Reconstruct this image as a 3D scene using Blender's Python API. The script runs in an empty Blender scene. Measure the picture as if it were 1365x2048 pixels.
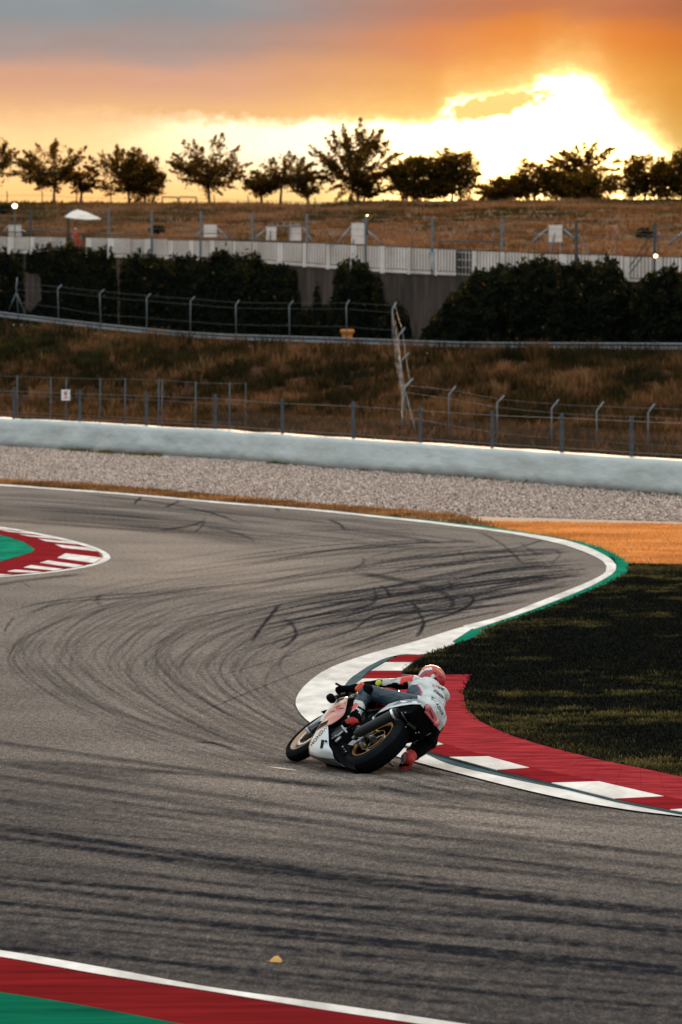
import bpy, bmesh, math, random
import numpy as np
from mathutils import Vector, Matrix
from mathutils.bvhtree import BVHTree
random.seed(7); RNG = np.random.default_rng(7)
sc = bpy.context.scene
COL = sc.collection

# ------------------------------------------------------------------ camera
F = 11378.0; CX = 682.5; CY = 1024.0; HR = 690.0; HC = 3.8
TH = math.atan((CY - HR) / F)
FW = np.array([0, math.cos(TH), -math.sin(TH)]); UP = np.array([0, math.sin(TH), math.cos(TH)]); RT = np.array([1., 0, 0])
CAM = np.array([0, 0, HC])
cd = bpy.data.cameras.new('camera'); cam = bpy.data.objects.new('camera', cd); COL.objects.link(cam)
cd.sensor_fit = 'VERTICAL'; cd.sensor_height = 36; cd.sensor_width = 24; cd.lens = 200.0
cd.clip_start = 1.0; cd.clip_end = 6000
cd.dof.use_dof = True; cd.dof.focus_distance = 50.6; cd.dof.aperture_fstop = 7.5
cam.location = (0, 0, HC); cam.rotation_euler = (math.pi / 2 - TH, 0, 0)
sc.camera = cam

# ------------------------------------------------------------------ world, sun, exposure
SUN_AZ = math.radians(2.3); SUN_EL = math.radians(7)
W = bpy.data.worlds.new('World'); sc.world = W; W.use_nodes = True
nt = W.node_tree; N = nt.nodes; L = nt.links; N.clear()
def nn(t, **k):
    n = N.new(t)
    for a, b in k.items(): setattr(n, a, b)
    return n
def M(op, a, b=None, c=None, clamp=False):
    n = N.new('ShaderNodeMath'); n.operation = op; n.use_clamp = clamp
    for i, v in enumerate((a, b, c)):
        if v is None: continue
        if isinstance(v, (int, float)): n.inputs[i].default_value = v
        else: L.new(v, n.inputs[i])
    return n.outputs[0]
def MIX(f, a, b):
    n = N.new('ShaderNodeMix'); n.data_type = 'RGBA'
    for s, v in ((n.inputs[0], f), (n.inputs[6], a), (n.inputs[7], b)):
        if isinstance(v, (int, float)): s.default_value = v
        elif isinstance(v, tuple): s.default_value = (*v, 1)
        else: L.new(v, s)
    return n.outputs[2]
def RAMP(f, stops, interp='EASE'):
    n = N.new('ShaderNodeValToRGB'); n.color_ramp.interpolation = interp
    e = n.color_ramp.elements
    while len(e) < len(stops): e.new(0.5)
    for k, (p, c) in enumerate(stops): e[k].position = p; e[k].color = (*c, 1)
    L.new(f, n.inputs[0]); return n.outputs[0]
def SM(v, a, b):
    n = N.new('ShaderNodeMapRange'); n.interpolation_type = 'SMOOTHSTEP'
    L.new(v, n.inputs[0]); n.inputs[1].default_value = a; n.inputs[2].default_value = b
    return n.outputs[0]
tc = nn('ShaderNodeTexCoord'); sx = nn('ShaderNodeSeparateXYZ'); L.new(tc.outputs['Generated'], sx.inputs[0])
az = M('ARCTAN2', sx.outputs[0], sx.outputs[1]); el = M('ARCSINE', sx.outputs[2])
u = M('MULTIPLY', az, F); v = M('MULTIPLY', el, F)          # angles, in units of 1/F radian
cmb = nn('ShaderNodeCombineXYZ'); L.new(M('MULTIPLY', u, 0.0035), cmb.inputs[0]); L.new(M('MULTIPLY', v, 0.010), cmb.inputs[1])
n1 = nn('ShaderNodeTexNoise'); n1.inputs['Scale'].default_value = 1.0; n1.inputs['Detail'].default_value = 7; n1.inputs['Roughness'].default_value = 0.6
L.new(cmb.outputs[0], n1.inputs['Vector'])
cmb2 = nn('ShaderNodeCombineXYZ'); L.new(M('MULTIPLY', u, 0.02), cmb2.inputs[0]); L.new(M('MULTIPLY', v, 0.035), cmb2.inputs[1])
n2 = nn('ShaderNodeTexNoise'); n2.inputs['Scale'].default_value = 1.0; n2.inputs['Detail'].default_value = 6; n2.inputs['Roughness'].default_value = 0.6
L.new(cmb2.outputs[0], n2.inputs['Vector'])
cmb3 = nn('ShaderNodeCombineXYZ'); L.new(M('MULTIPLY', u, 0.065), cmb3.inputs[0]); L.new(M('MULTIPLY', v, 0.085), cmb3.inputs[1])
n3 = nn('ShaderNodeTexNoise'); n3.inputs['Scale'].default_value = 1.0; n3.inputs['Detail'].default_value = 5; n3.inputs['Roughness'].default_value = 0.65; L.new(cmb3.outputs[0], n3.inputs['Vector'])
nz3 = M('SUBTRACT', n3.outputs[0], 0.5)
nz = M('SUBTRACT', n1.outputs[0], 0.5); nz2 = M('SUBTRACT', n2.outputs[0], 0.5)
# lower edge of the cloud bank as height against azimuth
fc = nn('ShaderNodeFloatCurve'); L.new(M('DIVIDE', M('ADD', u, 1682.5), 3000, clamp=True), fc.inputs[1])
edge_px = [(-1000, 500), (-400, 390), (0, 268), (200, 258), (380, 243), (540, 247), (680, 237), (790, 243), (868, 240), (886, 212), (905, 200), (960, 190), (1020, 178), (1058, 170), (1095, 146), (1160, 142), (1230, 200), (1310, 262), (1360, 318), (1450, 380), (1990, 560)]
cv = fc.mapping.curves[0]
pts = [((x + 1000) / 3000.0, (690 - y) / 700.0) for x, y in edge_px]
while len(cv.points) < len(pts): cv.points.new(0.5, 0.5)
for p, (a, b) in zip(cv.points, sorted(pts)): p.location = (a, b); p.handle_type = 'AUTO'
fc.mapping.update()
edge = M('MULTIPLY', fc.outputs[0], 700)
hh = M('ADD', M('SUBTRACT', v, edge), M('ADD', M('MULTIPLY', nz, 46), M('ADD', M('MULTIPLY', nz2, 44), M('MULTIPLY', nz3, 26))))     # height above the cloud edge
soft = SM(u, -250, -560)
lo = M('ADD', M('ADD', 13.0, M('MULTIPLY', soft, 45)), M('MULTIPLY', SM(u, 420, 620), 34))
inside = M('DIVIDE', M('ADD', hh, lo), M('MULTIPLY', lo, 2.0), clamp=True)          # 0 below the edge, 1 in cloud
inside = M('SUBTRACT', 1.0, M('POWER', M('SUBTRACT', 1.0, inside), M('ADD', 1.3, M('MULTIPLY', SM(u, -60, 330), 2.4))))
# detached dark wisp below the bank
wu = M('SUBTRACT', u, 306); wv = M('SUBTRACT', M('SUBTRACT', v, 478), M('MULTIPLY', wu, 0.20))
wisp = M('ADD', M('ADD', M('POWER', M('DIVIDE', wu, 100), 2), M('POWER', M('DIVIDE', wv, 21), 2)), M('ADD', M('MULTIPLY', nz2, 3.4), M('MULTIPLY', nz3, 2.4)))
wisp = SM(wisp, 1.35, 0.55)
inside = M('MAXIMUM', inside, M('MULTIPLY', M('SUBTRACT', 1.0, M('POWER', M('SUBTRACT', 1.0, wisp), 3.0)), 0.985))
# distance from the hidden sun
du = M('SUBTRACT', u, 440); dv = M('SUBTRACT', v, 470)
r = M('SQRT', M('ADD', M('POWER', du, 2), M('POWER', M('MULTIPLY', dv, 1.15), 2)))
glow = M('POWER', 2.718, M('MULTIPLY', r, -1 / 420.0))
glow_w = M('POWER', 2.718, M('MULTIPLY', r, -1 / 1500.0))
# cloud colour: orange at the edge to slate above, warmer toward the sun
hv = M('DIVIDE', M('ADD', M('SUBTRACT', v, 400), M('MULTIPLY', nz, 120)), 400, clamp=True)
cl_left = RAMP(hv, [(0, (1.15, .68, .28)), (0.13, (1.0, .56, .26)), (0.32, (.78, .42, .27)), (0.5, (.43, .33, .30)), (.70, (.29, .32, .335)), (1.0, (.24, .28, .30))])
cl_right = RAMP(hv, [(0, (1.0, .52, .10)), (0.32, (.98, .40, .065)), (0.52, (.92, .28, .05)), (.70, (.60, .20, .09)), (1.0, (.36, .19, .12))])
wr = M('MULTIPLY', SM(u, -340, 420), 1.0)
cloud = MIX(wr, cl_left, cl_right)
nearedge = M('MULTIPLY', M('POWER', 2.718, M('DIVIDE', M('MAXIMUM', M('SUBTRACT', hh, 8.0), 0.0), -38.0)), SM(u, -300, 250))
cloud = MIX(M('MULTIPLY', nearedge, .9), cloud, (1.28, .80, .27))
dimR = M('SUBTRACT', 1.0, M('MULTIPLY', SM(u, 480, 900), 0.45))
dimR = M('MAXIMUM', dimR, 0.35)
vm = N.new('ShaderNodeVectorMath'); vm.operation = 'SCALE'; L.new(cloud, vm.inputs[0]); L.new(M('MULTIPLY', dimR, M('ADD', 0.93, M('MULTIPLY', nz, 0.35))), vm.inputs['Scale']); cloud = vm.outputs[0]
# clear band under the bank
br_left = RAMP(M('DIVIDE', v, 470, clamp=True), [(0, (1.1, .50, .13)), (.62, (1.2, .66, .24)), (.8, (1.25, .80, .36)), (1.0, (1.3, .95, .52))])
bu = SM(u, -560, -60)
br_mid = MIX(SM(v, 290, 400), (1.15, .74, .28), (1.7, 1.4, .92))
br = MIX(bu, br_left, br_mid)
br = MIX(SM(u, -60, 330), br, (6.0, 3.7, 1.3))
win = MIX(inside, br, cloud)
vw = N.new('ShaderNodeVectorMath'); vw.operation = 'SCALE'; L.new(win, vw.inputs[0]); vw.inputs['Scale'].default_value = .79; win = vw.outputs[0]
# outside the sun's quarter: evening overcast, slate near the horizon and lighter overhead
sky_up = RAMP(M('DIVIDE', el, math.pi / 2, clamp=True), [(0, (.34, .27, .235)), (.05, (.20, .21, .22)), (.14, (.44, .46, .47)), (.45, (.92, .96, .98)), (1, (1.14, 1.17, 1.18))], 'LINEAR')
nish = nn('ShaderNodeTexSky'); nish.sky_type = 'NISHITA'; nish.sun_disc = False
nish.sun_elevation = SUN_EL; nish.sun_rotation = SUN_AZ
vs = N.new('ShaderNodeVectorMath'); vs.operation = 'SCALE'; L.new(nish.outputs[0], vs.inputs[0]); vs.inputs['Scale'].default_value = 0.03
ad = N.new('ShaderNodeVectorMath'); ad.operation = 'ADD'; L.new(sky_up, ad.inputs[0]); L.new(vs.outputs[0], ad.inputs[1])
near = M('MULTIPLY', SM(M('ABSOLUTE', u), 4200, 900), SM(v, 1500, 640))
allsky = MIX(near, ad.outputs[0], win)
bg = nn('ShaderNodeBackground'); L.new(allsky, bg.inputs[0]); bg.inputs[1].default_value = 1.0
wo = nn('ShaderNodeOutputWorld'); L.new(bg.outputs[0], wo.inputs[0])

sl = bpy.data.lights.new('sun', 'SUN'); sl.energy = 2.2; sl.angle = math.radians(11); sl.color = (1, .60, .30)
so = bpy.data.objects.new('sun', sl); COL.objects.link(so)
sd = Vector((math.sin(SUN_AZ) * math.cos(SUN_EL), math.cos(SUN_AZ) * math.cos(SUN_EL), math.sin(SUN_EL)))
so.rotation_euler = sd.to_track_quat('Z', 'Y').to_euler()
vsn = sc.view_settings; vsn.view_transform = 'Standard'; vsn.look = 'None'; vsn.exposure = 0.35; vsn.gamma = 1; vsn.use_curve_mapping = False
sc.cycles.transparent_max_bounces = 24; sc.cycles.max_bounces = 6; sc.cycles.use_denoising = True

# ------------------------------------------------------------------ helpers
def ray(px, py): return FW + RT * (px - CX) / F + UP * (CY - py) / F
def at(px, py, Y):
    d = ray(px, py); return CAM + d * (Y / d[1])
def gnd(px, py, z=0.0):
    d = ray(px, py); return CAM + d * ((z - HC) / d[2])
def proj(p):
    w = np.asarray(p, float) - CAM; z = w @ FW; return CX + F * (w @ RT) / z, CY - F * (w @ UP) / z
def ip(x, pts):
    return np.interp(x, [p[0] for p in pts], [p[1] for p in pts])
def ipe(x, pts):                                           # the same, running on straight past both ends
    xs = [p[0] for p in pts]; ys = [p[1] for p in pts]; x = np.asarray(x, float)
    r_ = np.interp(x, xs, ys)
    r_ = np.where(x < xs[0], ys[0] + (x - xs[0]) * (ys[1] - ys[0]) / (xs[1] - xs[0]), r_)
    return np.where(x > xs[-1], ys[-1] + (x - xs[-1]) * (ys[-1] - ys[-2]) / (xs[-1] - xs[-2]), r_)

def tag(o, label=None, cat=None, group=None, kind=None):
    if label: o['label'] = label
    if cat: o['category'] = cat
    if group: o['group'] = group
    if kind: o['kind'] = kind
    return o
def link(name, me, mat=None, parent=None):
    o = bpy.data.objects.new(name, me); COL.objects.link(o)
    if mat is not None:
        for m_ in (mat if isinstance(mat, (list, tuple)) else [mat]): me.materials.append(m_)
    if parent is not None: o.parent = parent
    return o
def empty(name, loc=(0, 0, 0), label=None, cat=None, group=None, parent=None):
    o = bpy.data.objects.new(name, None); COL.objects.link(o); o.location = [float(x) for x in loc]
    o.empty_display_size = .2
    if parent: o.parent = parent
    return tag(o, label, cat, group)
class MB:
    def __init__(s): s.v = []; s.f = []; s.m = []; s.sm = []
    def add(s, vs, fs, mi=0, smooth=False):
        b = len(s.v); s.v += [tuple(float(c) for c in q) for q in vs]
        for f in fs: s.f.append(tuple(b + i for i in f)); s.m.append(mi); s.sm.append(smooth)
        return s
    def box(s, c, d, rot=None, mi=0):
        vs = [Vector(((i & 1) - .5, ((i >> 1) & 1) - .5, ((i >> 2) & 1) - .5)) for i in range(8)]
        vs = [Vector((q.x * d[0], q.y * d[1], q.z * d[2])) for q in vs]
        if rot is not None: vs = [rot @ q for q in vs]
        vs = [q + Vector([float(x) for x in c]) for q in vs]
        return s.add(vs, [(0, 2, 3, 1), (4, 5, 7, 6), (0, 1, 5, 4), (2, 6, 7, 3), (0, 4, 6, 2), (1, 3, 7, 5)], mi)
    def tube(s, pts, rad, n=8, mi=0, cap=True, smooth=True):
        P = [Vector([float(x) for x in q]) for q in pts]
        if not isinstance(rad, (list, tuple)): rad = [rad] * len(P)
        vs = []; fs = []
        prev = None
        for i, q in enumerate(P):
            t = (P[min(i + 1, len(P) - 1)] - P[max(i - 1, 0)]).normalized()
            if prev is None:
                a = Vector((0, 0, 1)) if abs(t.z) < .9 else Vector((1, 0, 0))
                x = t.cross(a).normalized()
            else: x = (prev - t * prev.dot(t)).normalized()
            prev = x; y = t.cross(x)
            for k in range(n):
                an = 2 * math.pi * k / n; vs.append(q + (x * math.cos(an) + y * math.sin(an)) * rad[i])
        for i in range(len(P) - 1):
            for k in range(n): fs.append((i * n + k, i * n + (k + 1) % n, (i + 1) * n + (k + 1) % n, (i + 1) * n + k))
        if cap: fs.append(tuple(range(n))[::-1]); fs.append(tuple((len(P) - 1) * n + k for k in range(n)))
        return s.add(vs, fs, mi, smooth)
    def lathe(s, prof, n=48, mi=0, c=(0, 0, 0), smooth=True, closed=False):   # prof: (x, r) round the x axis
        vs = []; fs = []; m = len(prof)
        for k in range(n):
            a = 2 * math.pi * k / n
            for x, r_ in prof: vs.append((c[0] + x, c[1] + r_ * math.cos(a), c[2] + r_ * math.sin(a)))
        for k in range(n):
            for j in range(m if closed else m - 1):
                a_, b_ = k * m + j, k * m + (j + 1) % m; c_, d_ = ((k + 1) % n) * m + (j + 1) % m, ((k + 1) % n) * m + j
                fs.append((a_, b_, c_, d_))
        return s.add(vs, fs, mi, smooth)
    def mesh(s, name='mesh'):
        me = bpy.data.meshes.new(name); me.from_pydata(s.v, [], s.f); me.update()
        me.polygons.foreach_set('material_index', s.m); me.polygons.foreach_set('use_smooth', s.sm); return me
    def obj(s, name, mat, parent=None): return link(name, s.mesh(name), mat, parent)
def grid_mesh(P, name, smooth=True):                        # P: rows x cols x 3
    P = np.asarray(P, float); r_, c_ = P.shape[:2]
    me = bpy.data.meshes.new(name)
    idx = np.arange(r_ * c_).reshape(r_, c_)
    q = np.stack([idx[:-1, :-1], idx[:-1, 1:], idx[1:, 1:], idx[1:, :-1]], -1).reshape(-1, 4)
    fast_mesh(me, P.reshape(-1, 3), q); 
    if smooth: me.polygons.foreach_set('use_smooth', [True] * len(me.polygons))
    return me
def fast_mesh(me, V, Q):
    k = Q.shape[1]
    me.vertices.add(len(V)); me.vertices.foreach_set('co', np.ascontiguousarray(V, np.float32).ravel())
    me.loops.add(Q.size); me.loops.foreach_set('vertex_index', np.ascontiguousarray(Q, np.int32).ravel())
    me.polygons.add(len(Q)); me.polygons.foreach_set('loop_start', np.arange(0, Q.size, k, dtype=np.int32))
    me.update(calc_edges=True); me.validate()
def attr(me, name, vals):
    a = me.attributes.new(name, 'FLOAT', 'POINT'); a.data.foreach_set('value', np.ascontiguousarray(vals, np.float32).ravel())

# ---- materials
def material(name, col, rough=.6, metal=0., spec=None, bump=0., bscale=40., var=0., vscale=3., col2=None, detail=4, emit=None, coat=0., stretch=None, coord='Object', bumpdist=.01):
    m = bpy.data.materials.new(name); m.use_nodes = True; t = m.node_tree; b = t.nodes['Principled BSDF']
    b.inputs['Roughness'].default_value = rough; b.inputs['Metallic'].default_value = metal
    if spec is not None: b.inputs['Specular IOR Level'].default_value = spec
    if coat: b.inputs['Coat Weight'].default_value = coat; b.inputs['Coat Roughness'].default_value = .1
    b.inputs['Base Color'].default_value = (*col, 1)
    if emit: b.inputs['Emission Color'].default_value = (*emit[0], 1); b.inputs['Emission Strength'].default_value = emit[1]
    if var or bump or col2:
        c = t.nodes.new('ShaderNodeTexCoord'); mp = t.nodes.new('ShaderNodeMapping'); t.links.new(c.outputs[coord], mp.inputs[0])
        if stretch: mp.inputs['Scale'].default_value = stretch
        if var or col2:
            nz_ = t.nodes.new('ShaderNodeTexNoise'); nz_.inputs['Scale'].default_value = vscale; nz_.inputs['Detail'].default_value = detail; nz_.inputs['Roughness'].default_value = .65
            t.links.new(mp.outputs[0], nz_.inputs['Vector'])
            rp = t.nodes.new('ShaderNodeValToRGB'); rp.color_ramp.elements[0].position = .35; rp.color_ramp.elements[1].position = .65
            c2 = col2 or tuple(x * (1 - var) for x in col)
            rp.color_ramp.elements[0].color = (*c2, 1); rp.color_ramp.elements[1].color = (*(tuple(min(1, x * (1 + var * .5)) for x in col)), 1)
            t.links.new(nz_.outputs[0], rp.inputs[0]); t.links.new(rp.outputs[0], b.inputs['Base Color'])
        if bump:
            n_ = t.nodes.new('ShaderNodeTexNoise'); n_.inputs['Scale'].default_value = bscale; n_.inputs['Detail'].default_value = 5
            t.links.new(mp.outputs[0], n_.inputs['Vector'])
            bp = t.nodes.new('ShaderNodeBump'); bp.inputs['Strength'].default_value = bump; bp.inputs['Distance'].default_value = bumpdist
            t.links.new(n_.outputs[0], bp.inputs['Height']); t.links.new(bp.outputs[0], b.inputs['Normal'])
    return m
def tint_material(name, stops, rough=.8, trans=0., spec=.2):
    m = bpy.data.materials.new(name); m.use_nodes = True; t = m.node_tree; b = t.nodes['Principled BSDF']
    a = t.nodes.new('ShaderNodeAttribute'); a.attribute_name = 'tint'
    rp = t.nodes.new('ShaderNodeValToRGB'); e = rp.color_ramp.elements
    while len(e) < len(stops): e.new(.5)
    for k, (p, c) in enumerate(stops): e[k].position = p; e[k].color = (*c, 1)
    t.links.new(a.outputs['Fac'], rp.inputs[0]); t.links.new(rp.outputs[0], b.inputs['Base Color'])
    b.inputs['Roughness'].default_value = rough; b.inputs['Specular IOR Level'].default_value = spec
    if trans:
        tr = t.nodes.new('ShaderNodeBsdfTranslucent'); mx = t.nodes.new('ShaderNodeMixShader'); mx.inputs[0].default_value = trans
        g = t.nodes.new('ShaderNodeVectorMath'); g.operation = 'MULTIPLY'; g.inputs[1].default_value = (2.6, 1.7, .8)
        t.links.new(rp.outputs[0], g.inputs[0]); t.links.new(g.outputs[0], tr.inputs[0])
        t.links.new(b.outputs[0], mx.inputs[1]); t.links.new(tr.outputs[0], mx.inputs[2])
        t.links.new(mx.outputs[0], t.nodes['Material Output'].inputs[0])
    return m

# ------------------------------------------------------------------ ground plan helpers
def poly_px(name, pts, z, mat, parent=None, kind=None, thick=0., cut=.0):
    P = [gnd(a, b, z) for a, b in pts]
    me = bpy.data.meshes.new(name)
    if thick:
        lo_ = [(p[0], p[1], z - thick) for p in P]
        n = len(P); me.from_pydata([tuple(p) for p in P] + lo_, [], [tuple(range(n))] + [(i, i + n, (i + 1) % n + n, (i + 1) % n) for i in range(n)])
    else: me.from_pydata([tuple(p) for p in P], [], [tuple(range(len(P)))])
    bm = bmesh.new(); bm.from_mesh(me); bmesh.ops.triangulate(bm, faces=bm.faces[:]); bmesh.ops.recalc_face_normals(bm, faces=bm.faces[:])
    up = sum(f.normal.z * f.calc_area() for f in bm.faces)
    if up < 0: bmesh.ops.reverse_faces(bm, faces=bm.faces[:])
    bm.to_mesh(me); bm.free()
    o = link(name, me, mat, parent)
    if kind: o['kind'] = kind
    return o
def spline(pts, n=14):
    P = np.array(pts, float); out = []
    Q = np.vstack([2 * P[0] - P[1], P, 2 * P[-1] - P[-2]])
    for i in range(1, len(Q) - 2):
        p0, p1, p2, p3 = Q[i - 1:i + 3]
        for t in np.linspace(0, 1, n, endpoint=False):
            out.append(.5 * ((2 * p1) + (-p0 + p2) * t + (2 * p0 - 5 * p1 + 4 * p2 - p3) * t * t + (-p0 + 3 * p1 - 3 * p2 + p3) * t ** 3))
    out.append(P[-1]); return np.array(out)
def inpoly(x, y, poly):
    x = np.asarray(x, float); y = np.asarray(y, float); r_ = np.zeros(x.shape, bool)
    n = len(poly)
    for i in range(n):
        x1, y1 = poly[i]; x2, y2 = poly[(i + 1) % n]
        c = ((y1 > y) != (y2 > y)) & (x < (x2 - x1) * (y - y1) / ((y2 - y1) if y2 != y1 else 1e-9) + x1)
        r_ ^= c
    return r_
# ------------------------------------------------------------------ ground, track
m_earth = material('earth', (.10, .075, .05), .95, col2=(.05, .045, .03), vscale=.2)
g = MB(); g.add([(-900, -60, -.08), (900, -60, -.08), (900, 2600, -.08), (-900, 2600, -.08)], [(0, 1, 2, 3)])
tag(g.obj('ground', m_earth), kind='structure')

# the asphalt sheet: finer towards the camera, carrying how much rubber lies where
c_px = np.concatenate([np.arange(-1500, -260, 20.0), np.arange(-260, 1630, 3.0), np.arange(1630, 2900, 20.0)]); r_px = np.concatenate([np.arange(952, 1100, 1.2), np.arange(1100, 1560, 1.7), np.arange(1560, 2330, 2.4)])
CXg, RYg = np.meshgrid(c_px, r_px)
Zg = HC * F / (RYg - HR) ; Xg = (CXg - CX) / F * Zg
def gnd_v(px, py, z=0.0):
    px = np.asarray(px, float); py = np.asarray(py, float)
    d = FW[None] + RT[None] * ((px - CX) / F)[:, None] + UP[None] * ((CY - py) / F)[:, None]
    return CAM + d * ((z - HC) / d[:, 2])[:, None]
def at_v(px, py, Y):
    px = np.asarray(px, float); py = np.asarray(py, float)
    d = FW[None] + RT[None] * ((px - CX) / F)[:, None] + UP[None] * ((CY - py) / F)[:, None]
    return CAM + d * (np.asarray(Y) / d[:, 1])[:, None]
Pg = gnd_v(CXg.ravel(), RYg.ravel()).reshape(*CXg.shape, 3)
# wear is laid down as strokes in track coordinates; (column, row) index the sheet above
RUB = np.zeros(CXg.shape); 
def stroke(pts, w=3, a=.5, taper=True, soft=1.0, n=None):
    S = spline(pts, 12); seg = np.hypot(*np.diff(S, axis=0).T); tot = seg.sum(); k = max(8, int(tot / 1.6)) if n is None else n
    d_ = np.concatenate([[0], np.cumsum(seg)]); q = np.linspace(0, tot, k)
    x = np.interp(q, d_, S[:, 0]); y = np.interp(q, d_, S[:, 1])
    tx = np.gradient(x); ty = np.gradient(y); l_ = np.hypot(tx, ty) + 1e-9; nx, ny = -ty / l_, tx / l_
    env = np.ones(k)
    if taper == 'end': e_ = np.linspace(0, 1, k); env = np.clip((1 - e_) * 3, 0, 1) * np.clip(e_ * 30, 0, 1)
    elif taper: e_ = np.linspace(0, 1, k); env = np.clip(np.minimum(e_, 1 - e_) * 6, 0, 1)
    ph = RNG.random() * 9; env = env * (.8 + .2 * np.sin(q / 37 + ph) * np.sin(q / 91 + ph * 2))
    offs = np.arange(-w, w + .01, .8)
    for o_ in offs:
        wt = a * env * (1 - abs(o_ / (w + .8)) ** 2) ** soft
        X = x + nx * o_; Y = y + ny * o_
        ci = np.searchsorted(c_px, X - 1.5); ri = np.searchsorted(r_px, Y)
        ok = (ci >= 0) & (ci < len(c_px)) & (ri >= 0) & (ri < len(r_px))
        np.maximum.at(ACC, (ri[ok], ci[ok]), wt[ok])
def flush():
    global RUB, ACC
    RUB = 1 - (1 - RUB) * (1 - np.clip(ACC, 0, 1)); ACC = np.zeros(CXg.shape)
ACC = np.zeros(CXg.shape)
rn = random.Random(3)
# long sweeping marks across the foreground
def fg_line(y0, slope, w, a, x0=-260, x1=1620, curve=.0):
    p = []
    for t in np.linspace(0, 1, 7):
        x = x0 + (x1 - x0) * t; p.append((x, y0 + slope * x - curve * (x / 1365) ** 2 + rn.uniform(-1.5, 1.5)))
    stroke(p, w, a)
for y0, s, c, w, a in ((1525, .155, 22, 5, .5), (1552, .15, 20, 4, .4), (1655, .145, 30, 6, .75), (1672, .135, 25, 4, .7), (1752, .085, 6, 3.5, .8), (1766, .12, 26, 7, .55), (1805, .10, 6, 4, .95), (1822, .09, 0, 3, .6), (1838, .098, 4, 3, .45), (1895, .09, 0, 4, .7), (1868, .10, 8, 3, .3), (1600, .15, 24, 5, .3), (1712, .12, 20, 4, .3), (1580, .16, 30, 3, .3)):
    fg_line(y0, s, w, a, curve=c); 
flush()
for k in range(190):
    y0 = rn.uniform(1470, 2060); x0 = rn.uniform(-260, 900); x1 = x0 + rn.uniform(200, 1100)
    fg_line(y0, rn.uniform(.085, .15), rn.uniform(1.2, 6), rn.uniform(.10, .46), x0, x1, rn.uniform(0, 25))
    if k % 12 == 11: flush()
# C-shaped arcs of the racing line through the bend
for k in range(230):
    t = rn.random(); vx = 8 + 560 * t ** .9 + rn.uniform(-12, 12); vy = 1300 + 40 * t + rn.uniform(-26, 26)
    rad = rn.uniform(.75, 1.1)
    up_ = [(vx + 560 * rad, vy - 150 - 20 * t), (vx + 330 * rad, vy - 128), (vx + 150 * rad, vy - 92), (vx + 40, vy - 44), (vx, vy)]
    dn_ = [(vx + 14, vy + 34), (vx + 70, vy + 80), (vx + 190, vy + 142), (vx + 420, vy + 215), (vx + 760, vy + 290)]
    P_ = up_ + dn_; a0 = rn.randint(0, 4); a1 = rn.randint(a0 + 4, 10)
    stroke(P_[a0:a1], rn.choice((.8, .8, 1, 1.4, 2.2)), rn.uniform(.05, .27))
    if k % 9 == 8: flush()
flush()
# fan of marks running out of the far bend
for k in range(300):
    x1 = rn.uniform(820, 1210) if k % 2 else rn.uniform(1080, 1212); y1 = rn.uniform(1055, 1262)
    ln = rn.uniform(150, 620); dr = rn.uniform(.10, .22) * (0.6 + (y1 - 1060) / 160)
    P_ = [(x1 - ln * s_, y1 + ln * dr * s_ - 10 * math.sin(s_ * 3)) for s_ in np.linspace(0, 1, 5)]
    edge_y = ip(x1, [(800, 1045), (1001, 1066), (1114, 1088), (1171, 1106), (1214, 1138)])
    if y1 < edge_y + 3: continue
    lim = ip(x1, [(850, 1268), (925, 1250), (1001, 1230), (1076, 1202), (1171, 1164), (1210, 1142)])
    if y1 > lim - 4: continue
    stroke(P_, rn.choice((.7, .7, .8, 1, 1.6)), rn.uniform(.12, .60), taper='end')
    if k % 8 == 7: flush()
flush()
# upper stretch of track
for k in range(60):
    x0 = rn.uniform(-200, 700); y0 = 985 + rn.uniform(0, 60); ln = rn.uniform(200, 600)
    stroke([(x0, y0 + x0 * .045), (x0 + ln * .5, y0 + (x0 + ln * .5) * .055), (x0 + ln, y0 + (x0 + ln) * .07)], rn.choice((1, 1.5, 3)), rn.uniform(.1, .35))
    if k % 10 == 9: flush()
flush()
for y0, w, a in ((1008, 7, .35), (1024, 10, .42), (1034, 6, .3)):
    stroke([(-250, y0 - 14), (0, y0), (250, y0 + 20), (450, y0 + 46), (620, y0 + 66)], w, a, soft=1); flush()
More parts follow.
